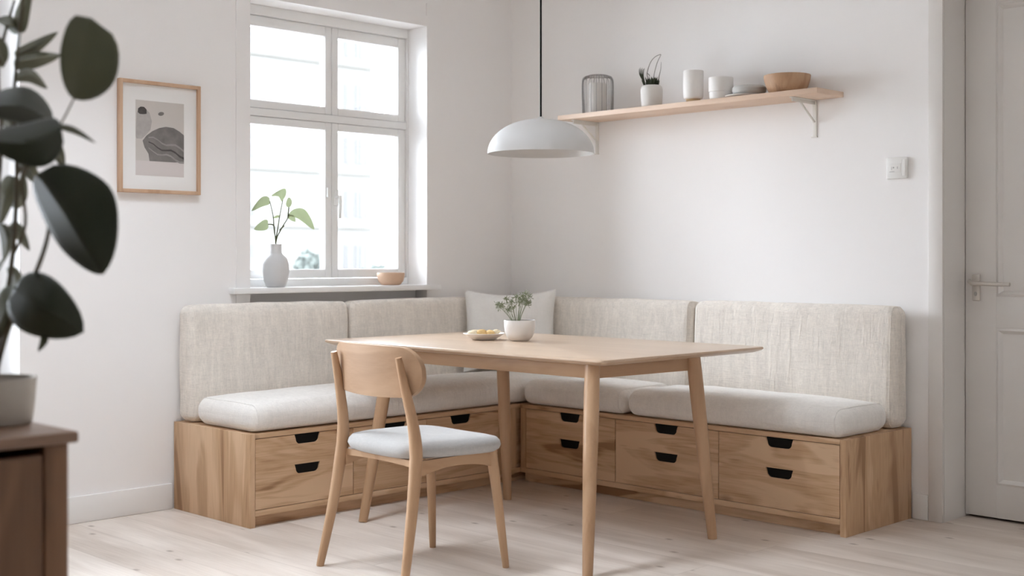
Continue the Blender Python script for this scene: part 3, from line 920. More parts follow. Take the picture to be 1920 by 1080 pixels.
# glass jar
jr = thing('ribbed_glass_jar', 'smoky ribbed glass jar with rounded shoulders on the shelf', 'jar', (0.760, -.135, SZ))
b = MB()
b.lathe([(0, 0), (.074, 0), (.079, .006), (.080, .155), (.077, .176), (.068, .188), (.050, .193), (0, .193)], seg=72)
b.build('glass_body', M['jar'], jr, smooth=50)
b = MB()
for k in range(18):
    a = 2 * PI * (k + .3) / 18; ca, sa = math.cos(a), math.sin(a)
    b.tube([(r * ca, r * sa, z) for r, z in ((.079, .004), (.0805, .08), (.0805, .15), (.0775, .176), (.068, .189), (.050, .1935))], .0015, 6, smooth=3)
b.tube([(.050 * math.cos(2 * PI * k / 40), .050 * math.sin(2 * PI * k / 40), .1945) for k in range(40)], .0018, 6, closed=True)
b.build('rib', M['ribs'], jr)
b = MB(); b.lathe([(0, .004), (.046, .004), (.046, .150), (.041, .156), (0, .156)], seg=40)
b.build('liner', M['stone'], jr)

# shelf succulent
sp = thing('potted_succulent', 'small spiky dark green plant with looping twigs in a pale pot on the shelf', 'plant', (1.131, -.160, SZ))
b = MB(); b.lathe(solid_cup('', '', '', 0, [(.044, 0), (.050, .006), (.0535, .05), (.0540, .085), (.050, .100), (.043, .106)], .004, None), seg=48)
b.build('pot', M['stone'], sp, smooth=50)
b = MB(); b.lathe([(0, .092), (.040, .092), (.040, .096), (0, .099)], seg=24); b.build('soil', M['soil'], sp)
b = MB()
for k in range(46):
    a = random.uniform(0, 2 * PI); rad = random.uniform(.004, .032); out = random.uniform(.004, .022) * (1 + rad * 20) / 1.6; hh = random.uniform(.030, .056)
    p0 = Vector((math.cos(a) * rad, math.sin(a) * rad, .095)); p1 = p0 + Vector((math.cos(a) * out * .5, math.sin(a) * out * .5, hh * .6)); p2 = p0 + Vector((math.cos(a) * out, math.sin(a) * out, hh))
    b.tube([p0, p1, p2], [.0052, .0045, .0006], 6, smooth=3)
b.build('foliage', M['succ'], sp)
b = MB()
U = Vector((S_ := 2 ** -.5, S_, 0)) * 1.0
def up(u, z, d=0): return Vector((U.x * u - U.x * d, U.y * u + U.y * d, z))
for k in range(9):
    du = (k - 4) * .0022
    b.tube([up(-.030 + du * .3, .098), up(-.040 + du * .6, .130, du), up(-.050 + du * 1.2, .160, du), up(-.049 + du * 1.6, .186 + .004 * (k % 3), du)], [.0022, .0018, .0013, .0006], 5, smooth=4)
b.build('blade_tuft', M['succ'], sp)
b = MB()
b.tube([up(-.012, .098), up(-.018, .140), up(-.022, .168), up(-.008, .215), up(.014, .245), up(.040, .258), up(.044, .254), up(.030, .226), up(.016, .180), up(.008, .130), up(.006, .098)], [.0022, .002, .0019, .0016, .0014, .0012, .0012, .0014, .0015, .0016, .0017], 6, smooth=6)
b.tube([up(.028, .098), up(.036, .150), up(.044, .185), up(.046, .222)], [.002, .0017, .0012, .0006], 6, smooth=5)
b.tube([up(-.020, .166), up(-.012, .158), up(-.009, .151)], [.0016, .0018, .0006], 6, smooth=3)
b.build('twig', M['twig'], sp)

# cups, dishes and bowl
c1 = thing('tall_ceramic_cup', 'tall white cup with a bare tan foot on the shelf', 'cup', (1.383, -.160, SZ))
b = MB(); b.lathe(solid_cup('', '', '', 0, [(.036, .016), (.044, .020), (.0475, .030), (.0485, .08), (.0485, .148), (.047, .151)], .004, None), seg=56); b.build('cup_body', M['ceramic'], c1, smooth=50)
b = MB(); b.lathe([(0, 0), (.033, 0), (.034, .003), (.034, .0185), (0, .0185)], seg=40); b.build('foot', M['tan'], c1, smooth=50)
c2 = thing('short_ceramic_cup', 'short white cup with a stepped base band on the shelf', 'cup', (1.540, -.157, SZ))
b = MB(); b.lathe(solid_cup('', '', '', 0, [(.048, .034), (.0555, .036), (.057, .042), (.0575, .100), (.056, .103)], .004, None), seg=56); b.build('cup_body', M['ceramic'], c2, smooth=40)
b = MB(); b.lathe([(0, 0), (.044, 0), (.050, .004), (.0535, .016), (.0545, .035), (0, .035)], seg=56); b.build('foot', M['ceramic'], c2, smooth=40)
c3 = thing('white_saucer', 'flat white saucer lying beneath the grey dish on the shelf', 'saucer', (1.652, -.132, SZ))
b = MB(); b.lathe([(0, 0), (.060, 0), (.074, .002), (.088, .009), (.088, .0115), (.075, .006), (0, .006)], seg=64); b.build('saucer_body', M['ceramic'], c3, smooth=50)
c4 = thing('grey_dish', 'grey lidded dish resting on the white saucer, beside the wooden bowl', 'dish', (1.680, -.132, SZ + .0063))
b = MB(); b.lathe([(0, 0), (.045, 0), (.050, .002), (.073, .014), (.077, .022), (.077, .027), (0, .027)], seg=64); b.build('dish_body', M['grey_ceramic'], c4, smooth=40)
b = MB(); b.lathe([(0, .0275), (.078, .0275), (.0785, .033), (.075, .041), (.066, .047), (.040, .050), (0, .051)], seg=64); b.build('lid', M['grey_ceramic'], c4, smooth=40)
bw = thing('wooden_bowl', 'round brown wooden bowl at the end of the shelf', 'bowl', (1.872, YS, SZ))
b = MB(); b.lathe(solid_cup('', '', '', 0, [(.070, 0), (.078, .004), (.092, .030), (.102, .062), (.1045, .080), (.103, .084)], .006, None), seg=72, wob=lambda a: .004 * math.sin(40 * a)); b.build('bowl_body', M['bowlwood'], bw, smooth=50)

# ------------------------------------------------------------------ switch
sw = thing('wall_switch', 'white square socket and rocker switch on the wall beside the door casing', 'switch', (2.352, 0, 1.494))
b = MB(); b.box(-.048, .048, -.013, -.0003, -.046, .046, .004); b.build('switch_plate', M['plastic'], sw)
b = MB(); b.box(.026, .043, -.016, -.012, -.036, .036, .0015); b.build('rocker', M['plastic'], sw)
b = MB(); b.box(-.036, .018, -.0145, -.0125, -.020, .020, .001); pp = b.build('socket_plate', M['plastic'], sw)
b = MB(); b.lathe([(0, 0), (.0035, 0), (.0035, .0006), (0, .0006)], (0, 0, 0), 12)
for v in b.bm.verts: v.co = Vector((-.014 + v.co.x, -.0146 - v.co.z, .002 + v.co.y))
b.box(.003, .0055, -.0152, -.0145, -.004, .006); b.box(-.033, -.010, -.0150, -.0145, -.0165, -.0145); b.box(-.024, -.0225, -.0150, -.0145, -.008, .006); b.box(.0245, .0252, -.0135, -.0128, -.036, .036)
b.build('marking', M['greyline'], pp)

# ------------------------------------------------------------------ picture
pf = thing('framed_picture', 'abstract grey print in a thin wooden frame left of the window', 'picture', (0, -2.192, 1.39))
y0, y1, z0, z1 = -2.388, -1.995, 1.390, 1.877
b = MB(); fw, fd = .0155, .026
b.box(.001, fd, y0, y0 + fw, z0, z1, .0015); b.box(.001, fd, y1 - fw, y1, z0, z1, .0015)
b.box(.001, fd, y0 + fw, y1 - fw, z0, z0 + fw, .0015); b.box(.001, fd, y0 + fw, y1 - fw, z1 - fw, z1, .0015)
b.build('frame', M['frame'], pf, world=True)
b = MB(); b.box(.002, .012, y0 + .01, y1 - .01, z0 + .01, z1 - .01); b.build('mat_board', M['mat'], pf, world=True, smooth=0)
ax0, ax1, az0, az1 = -2.307, -2.073, 1.466, 1.792
b = MB(); b.box(.0119, .0128, ax0, ax1, 1.530, az1); art = b.build('print', M['paper'], pf, world=True, smooth=0)
b = MB(); b.box(.0119, .0127, ax0, ax1, az0, 1.530); b.build('print_margin', M['strip'], pf, world=True, smooth=0)
def blob(pts, x, k, mat, name):
    b = MB(); vs = [Vector((x, y, z)) for y, z in pts]
    b.prism(vs, [], (k, 0, 0)); return b.build(name, mat, art, world=True, smooth=0)
aw, ah = ax1 - ax0, az1 - 1.530
A = lambda u, v: (ax0 + u * aw, 1.530 + v * ah)
# dome-like wash with sloping foot, a pale column, small dark dab and an oval
dome = [(.28, .0), (.26, .12), (.18, .22), (.14, .33), (.22, .42), (.34, .50), (.48, .56), (.62, .59), (.78, .58), (.90, .53), (1.0, .47), (1.0, .02), (.8, .0)]
blob([A(*p) for p in dome], .0128, .0004, M['ink'], 'shape_wash')
blob([A(*p) for p in [(0, .40), (.02, .78), (.06, .84), (.2, .86), (.28, .80), (.33, .66), (.30, .52), (.20, .42), (.12, .36), (.02, .36)]], .0128, .0003, M['ink_pale'], 'shape_column')
blob([A(*p) for p in [(.04, .80), (.05, .86), (.10, .89), (.17, .89), (.22, .85), (.22, .78), (.15, .77), (.08, .77)]], .0131, .0004, M['ink_dark'], 'shape_dab')
blob([A(.52 + .06 * math.cos(a) - .01 * math.sin(a), .80 + .030 * math.sin(a) + .014 * math.cos(a)) for a in [2 * PI * k / 20 for k in range(20)]], .0128, .0004, M['ink'], 'shape_oval')
for k, (v0, sl) in enumerate(((.40, -.16), (.30, -.18), (.20, -.17))):
    top = [A(.26 + .74 * i / 8, v0 + sl * i / 8 + .03 * math.sin(i * 1.3 + k)) for i in range(9)]
    bot = [A(.26 + .74 * i / 8, v0 + sl * i / 8 - .018 - .02 * (i / 8) + .03 * math.sin(i * 1.3 + k)) for i in range(9)][::-1]
    blob(top + bot, .0131, .0003, M['ink_streak'] if k != 1 else M['ink_dark'], 'shape_streak')

# ------------------------------------------------------------------ sill objects
vs_ = thing('bottle_vase', 'pale grey bottle vase on the window sill', 'vase', (-0.040, -1.550, 0.969))
b = MB(); b.lathe(solid_cup('', '', '', 0, [(.040, 0), (.046, .004), (.058, .035), (.0635, .075), (.062, .110), (.052, .138), (.034, .155), (.0275, .164), (.0270, .200), (.0275, .205)], .004, None), seg=64); b.build('vase_body', M['vase'], vs_, smooth=60)

def leaf_mesh(b, mid, L, R, n=14, prof=None, m=4, cup=.12):
    pts, _ = catmull([Vector(p) for p in mid], [0] * len(mid), 6)
    L, R = Vector(L), Vector(R)
    nrm = L.cross(R)
    G = []
    N_ = len(pts) - 1
    for i, p in enumerate(pts):
        t = i / N_
        w = prof(t)
        row = []
        for j in range(-m, m + 1):
            a = abs(j) / m
            side = L if j < 0 else R
            bend = (a - a * a) * cup
            row.append(p + side * w * a + (pts[-1] - pts[0]) * (-.10 * w * a * (1 - t)) + Vector((0, 0, 1)) * bend * side.length * w)
        G.append(row)
    b.grid(G)
def oval(t): return max(.015, (math.sin(PI * t ** 1.12)) ** .52) if 0 < t < 1 else .015
def obovate(t):
    if t <= 0 or t >= 1: return .012
    if t < .6: return max(.012, math.sin(PI / 2 * t / .6) ** .9)
    return max(.012, math.sqrt(1 - ((t - .6) / .4) ** 2.4))
def ovate(t):
    if t <= 0 or t >= 1: return .012
    if t < .42: return max(.012, math.sin(PI / 2 * t / .42) ** .62)
    q = (t - .42) / .58
    return max(.012, (1 - q ** 1.9) ** .95)
def pointed(t): return max(.012, math.sin(PI * t ** .75) ** .9) if 0 < t < 1 else .012

sg = thing('leafy_sprig', 'thin green leafy sprig standing in the grey vase by the window', 'plant', (-0.036, -1.556, 1.02))
b = MB()
for s_ in ([(-.036, -1.554, 1.02), (-.030, -1.557, 1.176), (-.036, -1.563, 1.251), (-.039, -1.566, 1.308), (-.051, -1.577, 1.38)],
           [(-.038, -1.552, 1.02), (-.030, -1.557, 1.176), (-.023, -1.550, 1.251), (-.016, -1.542, 1.318), (-.007, -1.533, 1.384)],
           [(-.034, -1.550, 1.02), (-.030, -1.557, 1.176), (-.014, -1.541, 1.240), (.010, -1.517, 1.297), (.014, -1.513, 1.318)],
           [(.010, -1.517, 1.297), (.014, -1.513, 1.349)], [(-.034, -1.561, 1.225), (-.038, -1.564, 1.264), (-.056, -1.583, 1.269)],
           [(-.018, -1.544, 1.24), (.0, -1.53, 1.262)]):
    b.tube(s_, [.0034 - .0004 * i for i in range(len(s_))], 6, smooth=5)
b.build('stem', M['sprig_stem'], sg, world=True)
for mid, L, R in (([(-.051, -1.577, 1.380), (-.080, -1.607, 1.375), (-.112, -1.639, 1.333)], (-.01, .012, -.024), (.012, -.010, .020)),
                  ([(-.007, -1.533, 1.384), (-.014, -1.541, 1.422), (-.045, -1.572, 1.406)], (-.006, -.010, -.022), (.010, .014, .020)),
                  ([(.013, -1.514, 1.349), (.016, -1.511, 1.375), (.015, -1.512, 1.397)], (-.012, -.010, .004), (.010, .008, .004)),
                  ([(.014, -1.513, 1.318), (.059, -1.467, 1.313), (.100, -1.427, 1.243)], (-.016, -.012, -.020), (.014, .014, .022)),
                  ([(-.056, -1.583, 1.269), (-.076, -1.603, 1.261), (-.104, -1.630, 1.246)], (.006, .0, -.024), (-.006, .004, .026)),
                  ([(-.018, -1.544, 1.307), (-.029, -1.555, 1.304), (-.041, -1.568, 1.298)], (0, .002, -.006), (0, -.002, .007)),
                  ([(.012, -1.515, 1.308), (.026, -1.500, 1.295), (.036, -1.491, 1.281)], (-.006, -.006, -.008), (.006, .008, .012))):
    b = MB(); leaf_mesh(b, mid, L, R, prof=pointed); b.build('leaf', M['sprig'], sg, world=True, smooth=80)

tb2 = thing('small_tan_bowl', 'small tan wooden bowl on the right of the window sill', 'bowl', (-0.045, -0.838, 0.969))
b = MB(); b.lathe(solid_cup('', '', '', 0, [(.040, 0), (.050, .003), (.064, .020), (.071, .044), (.0720, .060), (.070, .064)], .006, None), seg=56); b.build('bowl_body', M['blush'], tb2, smooth=60)

# ------------------------------------------------------------------ on the table
dp = thing('small_dish', 'small flared white dish of pastries on the table', 'dish', (0.910, -1.085, TZ))
b = MB(); b.lathe([(0, 0), (.050, 0), (.053, .003), (.072, .015), (.094, .029), (.0925, .0305), (.070, .019), (.050, .0075), (0, .006)], seg=64); b.build('dish_body', M['ceramic'], dp, smooth=60)
def pastry(x, y, z, r, sx, mat, label):
    t = MB(); bm_ = bmesh.new(); bmesh.ops.create_icosphere(bm_, subdivisions=3, radius=r)
    for v in bm_.verts:
        q = v.co.copy(); k = 1 + .16 * noise.noise(q * 75 + Vector((x * 90, y * 50, 0))) + .07 * noise.noise(q * 160)
        v.co = Vector((q.x * k * sx, q.y * k, q.z * k * .66 + r * .74))
    me = bpy.data.meshes.new('t'); bm_.to_mesh(me); bm_.free(); t.bm.from_mesh(me); bpy.data.meshes.remove(me)
    o = t.build('pastry', mat, smooth=80); o.location = (x, y, z); o.rotation_euler = (0, 0, x * 40)
    tag(o, label, 'pastry', 'pastries in the small dish'); return o
pastry(.884, -1.118, TZ + .0095, .0255, 1.25, M['sugar'], 'pale pastry at the left side of the small dish')
pastry(.906, -1.098, TZ + .0095, .027, 1.1, M['cookie'], 'golden pastry in the middle of the small dish')
pastry(.930, -1.066, TZ + .0095, .0245, 1.15, M['cookie'], 'browned pastry second nearest the herb pot')
pastry(.950, -1.046, TZ + .024, .016, 1.2, M['sugar'], 'small pale pastry in the dish closest to the herb pot')

hp = thing('potted_herb', 'feathery green herb in a white ceramic pot on the table', 'plant', (1.078, -1.026, TZ))
b = MB(); b.lathe(solid_cup('', '', '', 0, [(.036, 0), (.042, .003), (.056, .016), (.065, .036), (.069, .062), (.0695, .090), (.0685, .0925)], .005, None), seg=64); b.build('pot', M['ceramic'], hp, smooth=60)
b = MB(); b.lathe([(0, .078), (.0625, .078), (.0625, .081), (0, .085)], seg=32); b.build('soil', M['soil'], hp)
st_, fo = MB(), MB()
heads = [(.026, .207), (-.012, .196), (-.040, .186), (-.064, .158), (-.052, .165), (.006, .188), (.030, .166), (-.020, .150), (-.026, .176), (.014, .200), (.037, .196), (.028, .172), (-.034, .140), (.018, .182), (-.056, .150), (.0, .172)]
for k, (u, z) in enumerate(heads):
    u = u * (1.5 if u < 0 else 1.15)
    d = random.uniform(-.03, .03)
    u0 = -.010 + u * .22
    st_.tube([up(u0, .080, d * .3), up(u0 + (u - u0) * .35, .080 + (z - .080) * .45, d * .6), up(u, z, d)], [.0013, .0011, .0007], 5, smooth=4)
    for q in range(24):
        v = Vector((random.gauss(0, 1), random.gauss(0, 1), random.gauss(0, .8))).normalized()
        tip = up(u, z, d) + v * random.uniform(.006, .021) + Vector((0, 0, -.002))
        base = up(u, z, d) + v * .001
        fo.tube([base, tip], [.0005, .0009], 4)
        for _ in range(2):
            fo.tube([base.lerp(tip, .7), tip + Vector((random.gauss(0, 1), random.gauss(0, 1), random.gauss(0, 1))) * .0045], [.0005, .0008], 4)
st_.build('stem', M['herb'], hp); fo.build('foliage', M['herb'], hp)

# ------------------------------------------------------------------ foreground cabinet and plant
CX1, CY1, CZ = 2.770, -3.910, 0.780
cb = thing('sideboard', 'dark wooden sideboard under the big leafy plant', 'cabinet', (2.54, -4.45, 0))
CX0, CY0 = 2.33, -5.05
b = MB(); b.box(CX0, CX1, CY0, CY1, CZ - .022, CZ, .005); b.build('top_board', M['walnut_y'], cb, world=True)
b = MB(); i_ = .016
b.box(CX0 + i_, CX1 - .030, CY1 - i_ - .024, CY1 - i_, 0, CZ - .022, .002); b.build('side_panel', M['walnut'], cb, world=True)
b = MB(); b.box(CX0 + i_, CX1 - .030, CY0 + i_, CY0 + i_ + .024, 0, CZ - .022, .002); b.build('side_panel', M['walnut'], cb, world=True)
b = MB(); b.box(CX0 + i_, CX0 + i_ + .02, CY0 + .04, CY1 - .04, 0.05, CZ - .022); b.box(CX0 + .036, CX1 - .03, CY0 + .04, CY1 - .04, .05, .07); b.build('carcass', M['walnut'], cb, world=True)
b = MB(); b.box(CX1 - .036, CX1 - .012, CY1 - i_ - .045, CY1 - i_, 0, CZ - .022, .002); b.build('post', M['walnut'], cb, world=True)
b = MB(); b.box(CX1 - .036, CX1 - .012, CY0 + i_, CY0 + i_ + .045, 0, CZ - .022, .002); b.build('post', M['walnut'], cb, world=True)
ym = (CY0 + CY1) / 2
for (a, c) in ((CY0 + .064, ym - .0015), (ym + .0015, CY1 - .064)):
    b = MB(); b.box(CX1 - .034, CX1 - .014, a, c, .06, CZ - .040, .002); do = b.build('door', M['walnut'], cb, world=True)
    kk = MB(); yk = c - .04 if c < ym else a + .04
    kk.lathe([(0, 0), (.007, 0), (.006, .012), (.013, .020), (.012, .026), (0, .028)], seg=20)
    for v in kk.bm.verts: v.co = Vector((CX1 - .014 + v.co.z, yk + v.co.x, .45 + v.co.y))
    kk.build('knob', M['walnut'], do, world=True)

LEAVES = [
    ('upper', [(2.759, -3.916, 1.401), (2.799, -3.918, 1.467), (2.782, -3.893, 1.553)], (0.019, -0.052, 0.013), (-0.002, 0.069, -0.022)),
    ('lower', [(2.768, -3.991, 1.257), (2.864, -3.98, 1.183), (2.888, -3.956, 1.126), (2.882, -3.919, 1.074)], (-0.087, 0.012, -0.036), (0.026, 0.068, 0.05)),
    ('dark', [(2.8, -3.959, 1.339), (2.838, -4.034, 1.306), (2.798, -4.102, 1.31)], (-0.014, 0.014, -0.044), (-0.085, 0.028, 0.046)),
    ('greyish', [(2.675, -3.915, 1.361), (2.691, -3.984, 1.387), (2.651, -4.052, 1.384)], (-0.049, 0.022, -0.031), (-0.102, 0.04, 0.054)),
    ('hanging', [(2.7, -4.003, 1.047), (2.8, -3.988, 1.01), (2.81, -3.921, 0.967)], (-0.06, -0.003, -0.051), (-0.029, 0.042, 0.047)),
    ('tinyA', [(2.424, -3.883, 1.525), (2.475, -3.86, 1.541), (2.507, -3.828, 1.57)], (-0.023, 0.006, 0.017), (-0.016, 0.012, -0.012)),
    ('tinyB', [(2.442, -3.893, 1.506), (2.498, -3.865, 1.514), (2.512, -3.823, 1.523)], (-0.029, 0.013, 0.018), (-0.019, 0.009, -0.019)),
    ('tinyC', [(2.493, -3.913, 1.468), (2.547, -3.902, 1.468), (2.55, -3.87, 1.445)], (-0.026, 0.016, 0.017), (-0.023, 0.006, -0.012)),
    ('olive', [(2.524, -3.867, 1.344), (2.564, -3.856, 1.32), (2.555, -3.837, 1.283)], (-0.03, -0.002, -0.005), (-0.01, 0.018, 0.008)),
    ('edge', [(2.627, -3.963, 1.041), (2.649, -3.997, 1.006), (2.611, -4.007, 0.945)], (-0.046, -0.003, 0.015), (-0.012, 0.03, -0.02)),
    ('twig', [(2.757, -3.945, 1.347), (2.78, -3.922, 1.339), (2.788, -3.887, 1.319)], (-0.01, 0.005, -0.006), (-0.008, 0.006, 0.007)),
    ('topleft', [(2.43, -3.905, 1.504), (2.439, -3.925, 1.534), (2.417, -3.946, 1.566)], (-0.026, 0.002, -0.012), (-0.012, 0.016, 0.023)),
    ('stubA', [(2.441, -3.895, 1.273), (2.469, -3.922, 1.227), (2.442, -3.922, 1.169)], (-0.032, -0.004, 0.005), (-0.006, 0.022, -0.006)),
    ('stubB', [(2.427, -3.88, 1.307), (2.467, -3.868, 1.282), (2.462, -3.845, 1.25)], (-0.027, 0.001, -0.01), (-0.012, 0.017, 0.015)),
    ('stubC', [(2.533, -3.943, 1.118), (2.561, -3.972, 1.086), (2.525, -3.98, 1.065)], (-0.024, 0.004, -0.015), (-0.015, 0.013, 0.019)),
    ('droop', [(2.718, -3.956, 0.961), (2.728, -3.961, 0.946), (2.711, -3.963, 0.927)], (-0.005, -0.005, 0.0), (0.006, 0.006, -0.002)),
    ('lifted', [(2.451, -3.884, 1.57), (2.476, -3.888, 1.61), (2.469, -3.866, 1.669)], (-0.031, -0.002, 0.008), (-0.009, 0.02, -0.0)),
    ('low', [(2.487, -3.919, 1.172), (2.52, -3.914, 1.15), (2.514, -3.891, 1.118)], (-0.026, 0.003, -0.008), (-0.012, 0.016, 0.011)),
    ('e1', [(2.429, -3.878, 1.274), (2.436, -3.899, 1.249), (2.414, -3.921, 1.227)], (-0.024, 0.004, -0.014), (-0.015, 0.013, 0.019)),
    ('e2', [(2.444, -3.891, 1.361), (2.431, -3.904, 1.392), (2.391, -3.916, 1.412)], (-0.026, 0.002, -0.011), (-0.014, 0.015, 0.018)),
    ('e3', [(2.407, -3.871, 1.443), (2.447, -3.859, 1.423), (2.473, -3.834, 1.418)], (-0.021, 0.007, -0.009), (-0.018, 0.01, 0.018)),
    ('e4', [(2.442, -3.893, 1.207), (2.474, -3.889, 1.239), (2.456, -3.879, 1.286)], (-0.029, -0.001, 0.005), (-0.01, 0.018, -0.003)),
    ('e5', [(2.535, -3.942, 1.086), (2.565, -3.94, 1.055), (2.542, -3.934, 1.01)], (-0.029, -0.0, -0.005), (-0.011, 0.018, 0.002)),
    ('e6', [(2.428, -3.907, 1.328), (2.465, -3.898, 1.313), (2.485, -3.878, 1.315)], (-0.02, 0.009, -0.009), (-0.02, 0.009, 0.016)),
    ('e7', [(2.463, -3.928, 1.173), (2.492, -3.928, 1.14), (2.468, -3.924, 1.095)], (-0.03, -0.001, -0.002), (-0.01, 0.018, 0.0)),
    ('e8', [(2.448, -3.887, 1.57), (2.434, -3.901, 1.592), (2.396, -3.911, 1.6)], (-0.023, 0.005, -0.01), (-0.017, 0.012, 0.017)),
]
STEMS = [
    [(2.563, -3.984, 0.874), (2.575, -3.972, 0.983), (2.569, -3.95, 1.107), (2.545, -3.931, 1.266), (2.521, -3.927, 1.406), (2.498, -3.908, 1.529), (2.479, -3.885, 1.676)],
    [(2.585, -3.99, 0.876), (2.634, -3.984, 0.975), (2.706, -3.969, 1.067), (2.753, -3.964, 1.141), (2.764, -3.967, 1.195), (2.768, -3.991, 1.257)],
    [(2.569, -3.95, 1.107), (2.616, -3.945, 1.169), (2.651, -3.967, 1.26), (2.708, -3.966, 1.297), (2.767, -3.95, 1.344), (2.759, -3.916, 1.401)],
    [(2.531, -3.974, 0.871), (2.505, -3.972, 1.023), (2.496, -3.952, 1.193), (2.474, -3.932, 1.356), (2.42, -3.915, 1.504), (2.424, -3.883, 1.64)],
    [(2.634, -3.984, 0.975), (2.669, -3.991, 1.027), (2.7, -4.003, 1.047)],
    [(2.545, -3.931, 1.266), (2.526, -3.894, 1.32), (2.524, -3.867, 1.344)],
    [(2.767, -3.95, 1.344), (2.800, -3.959, 1.339)],
    [(2.651, -3.967, 1.26), (2.665, -3.93, 1.33), (2.675, -3.915, 1.361)],
]
PX, PY = 2.552, -3.982
rp = thing('potted_rubber_plant', 'big dark leafy plant in a grey planter on the dark sideboard', 'plant', (PX, PY, CZ))
b = MB(); b.lathe(solid_cup('', '', '', 0, [(.068, 0), (.073, .003), (.078, .045), (.081, .088), (.0805, .0905)], .006, None), seg=56); b.build('pot', M['planter'], rp, smooth=60)
b = MB(); b.lathe([(0, .070), (.073, .070), (.073, .078), (0, .084)], seg=32); b.build('soil', M['soil'], rp)
for i, s_ in enumerate(STEMS):
    b = MB()
    s2 = ([(PX + (s_[0][0] - PX) * .8, PY, CZ + .06)] + s_) if i in (0, 1, 3) else s_
    r0 = .0062 if i in (0, 1, 3) else .0035
    b.tube(s2, [r0 * (1 - .55 * k / (len(s2) - 1)) for k in range(len(s2))], 8, smooth=5)
    b.build('stem', M['stem'], rp, world=True)
mats = {'upper': 'leaf_mid', 'lower': 'leaf_dark', 'dark': 'leaf_dark', 'greyish': 'leaf_dark', 'hanging': 'leaf_dark', 'edge': 'leaf_mid', 'olive': 'leaf_soft', 'twig': 'leaf_mid', 'droop': 'leaf_mid'}
for nm, mid, L, R in LEAVES:
    b = MB()
    leaf_mesh(b, mid, L, R, prof=obovate if nm in ('upper',) else (ovate if nm in ('lower', 'dark', 'hanging', 'greyish') else pointed), m=6)
    o_ = b.build('leaf', M[mats.get(nm, 'leaf_soft')], rp, world=True, smooth=80)
    so = o_.modifiers.new('thick', 'SOLIDIFY'); so.thickness = .0008

# ------------------------------------------------------------------ outside
b = MB(); b.box(-140, -T - .01, -90, 140, -3.3, -3.2)
struct(b.build('ground', M['ground'], smooth=0), 'bright paving outside the window', 'ground')
bd = thing('apartment_building', 'pale rendered building beyond the window, faint in the daylight', 'building', (-55, 40, -3.2))
b = MB(); b.box(-65, -55, 8, 43, -3.2, 22); b.build('facade', M['facade'], bd, world=True, smooth=0)
for zz in (0.4, 3.6, 6.8, 10.0, 13.2, 16.4):
    l = MB(); l.box(-55, -54.6, 8, 43, zz - .62, zz - .42); l.build('ledge', M['facade_ledge'], bd, world=True, smooth=0)
    for y0_ in (41.9, 33.9, 25.9, 17.9):
        for yy, hw_ in ((y0_ - .75, .32), (y0_ + .25, .48)):
            w_ = MB(); w_.box(-54.97, -54.93, yy - hw_, yy + hw_, zz, zz + 1.6); wf = w_.build('window', M['facade_glass'], bd, world=True, smooth=0)
            w_ = MB(); w_.box(-54.95, -54.88, yy - .04, yy + .04, zz, zz + 1.6); w_.build('frame', M['facade'], wf, world=True, smooth=0)
def bush(name, label, c, r, n, hz):
    b = MB()
    for _ in range(n):
        v = Vector((random.gauss(0, 1), random.gauss(0, 1), random.gauss(0, 1))).normalized() * random.uniform(.55, 1)
        p = Vector(c) + Vector((v.x * r, v.y * r, v.z * hz))
        d1 = Vector((random.gauss(0, 1), random.gauss(0, 1), random.gauss(0, 1)))  .normalized() * .13
        d2 = d1.cross(Vector((random.gauss(0, 1), random.gauss(0, 1), random.gauss(0, 1))))  .normalized() * .07
        b.grid([[p - d1, p - d1 * .2 + d2], [p - d1 * .2 - d2, p + d1]])
    t = thing(name, label, 'bush', (c[0], c[1], -3.2))
    b.build('foliage', M['bush'], t, world=True, smooth=0, recalc=False)
    s = MB(); s.tube([(c[0], c[1], -3.2), (c[0], c[1], c[2])], [.18, .08], 8); s.build('trunk', M['stem'], t, world=True)
bush('street_tree', 'pale round tree crown outside behind the window handle', (-22.5, 17.55, 0.55), 0.85, 1500, .42)
bush('street_tree', 'faint slender tree outside behind the leafy sprig', (-21.5, 14.15, 0.6), .42, 700, .75)

# ------------------------------------------------------------------ light
SKY = 11.5
SUN = 15.0; SUN_POW = 5.0; SUN_DIR = (-0.64, -0.37, 0.70)
w = bpy.data.worlds.new('sky'); SC.world = w; w.use_nodes = True
nt = w.node_tree; nt.nodes.clear(); N = NT(nt)
wo = N.n('ShaderNodeOutputWorld'); bg = N.n('ShaderNodeBackground')
tc = N.n('ShaderNodeTexCoord'); sxyz = N.n('ShaderNodeSeparateXYZ'); N.l(tc.outputs['Generated'], sxyz.inputs[0])
cr = N.n('ShaderNodeValToRGB'); e = cr.color_ramp.elements
e[0].position = 0.0; e[0].color = (0.835, 0.912, 1.0, 1); e[1].position = 0.8; e[1].color = (0.83, 0.908, 1.0, 1)
N.l(sxyz.outputs['Z'], cr.inputs['Fac']); N.l(cr.outputs['Color'], bg.inputs['Color'])
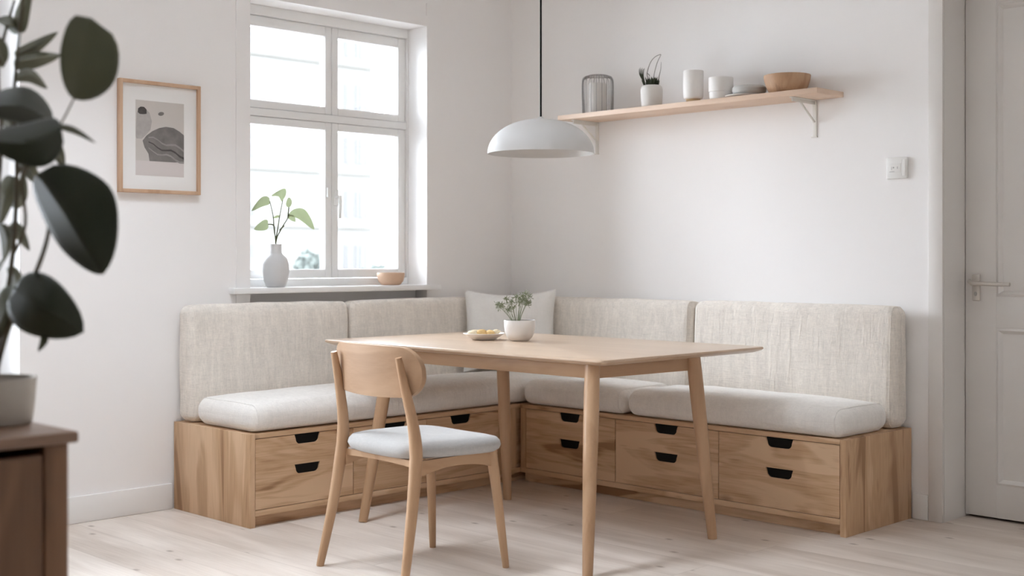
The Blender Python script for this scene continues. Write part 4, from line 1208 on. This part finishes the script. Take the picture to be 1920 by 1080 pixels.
# a bright veiled sun behind thin cloud: broad lobe added to an even overcast sky
nv = N.n('ShaderNodeVectorMath', operation='NORMALIZE'); N.l(tc.outputs['Generated'], nv.inputs[0])
dt = N.n('ShaderNodeVectorMath', operation='DOT_PRODUCT'); dt.inputs[1].default_value = Vector(SUN_DIR).normalized()
N.l(nv.outputs[0], dt.inputs[0])
mxm = N.n('ShaderNodeMath', operation='MAXIMUM'); mxm.inputs[1].default_value = 0.0; N.l(dt.outputs['Value'], mxm.inputs[0])
pw = N.n('ShaderNodeMath', operation='POWER'); pw.inputs[1].default_value = SUN_POW; N.l(mxm.outputs[0], pw.inputs[0])
ma = N.n('ShaderNodeMath', operation='MULTIPLY_ADD'); ma.inputs[1].default_value = SUN; ma.inputs[2].default_value = SKY; N.l(pw.outputs[0], ma.inputs[0])
N.l(ma.outputs[0], bg.inputs['Strength'])
N.l(bg.outputs[0], wo.inputs['Surface'])

def portal(name, loc, rot, sx, sy):
    l = bpy.data.lights.new(name, 'AREA'); l.shape = 'RECTANGLE'; l.size = sx; l.size_y = sy
    l.cycles.is_portal = True
    o = bpy.data.objects.new(name, l); COL.objects.link(o); o.location = loc; o.rotation_euler = rot
portal('window_daylight', (-.36, (W1[0] + W1[1]) / 2, (W1[2] + W1[3]) / 2), (0, -PI / 2, 0), W1[3] - W1[2], W1[1] - W1[0])
portal('side_window_daylight', (-.36, (W2[0] + W2[1]) / 2, (W2[2] + W2[3]) / 2), (0, -PI / 2, 0), W2[3] - W2[2], W2[1] - W2[0])

portal('added_roof_light', ((SKL[0] + SKL[1]) / 2, (SKL[2] + SKL[3]) / 2, RZ + .22), (0, 0, 0), SKL[1] - SKL[0], SKL[3] - SKL[2])  # sky light through the added ceiling opening

# ------------------------------------------------------------------ camera
cam = bpy.data.cameras.new('camera'); co = bpy.data.objects.new('camera', cam); COL.objects.link(co)
co.location = (5.008, -5.004, 1.10)
co.rotation_euler = (PI / 2, 0, PI / 4)
cam.sensor_width = 36; cam.lens = 36 * 2362 / 1920
cam.shift_y = -53 / 1920
cam.dof.use_dof = True; cam.dof.focus_distance = 5.0; cam.dof.aperture_fstop = 2.5
SC.camera = co
SC.view_settings.view_transform = 'Standard'; SC.view_settings.look = 'None'
SC.view_settings.exposure = 0.73; SC.view_settings.gamma = 1.0; SC.view_settings.use_curve_mapping = False
SC.cycles.max_bounces = 14; SC.cycles.diffuse_bounces = 8; SC.cycles.transparent_max_bounces = 16
SC.cycles.use_denoising = True
SC.cycles.sample_clamp_indirect = 10
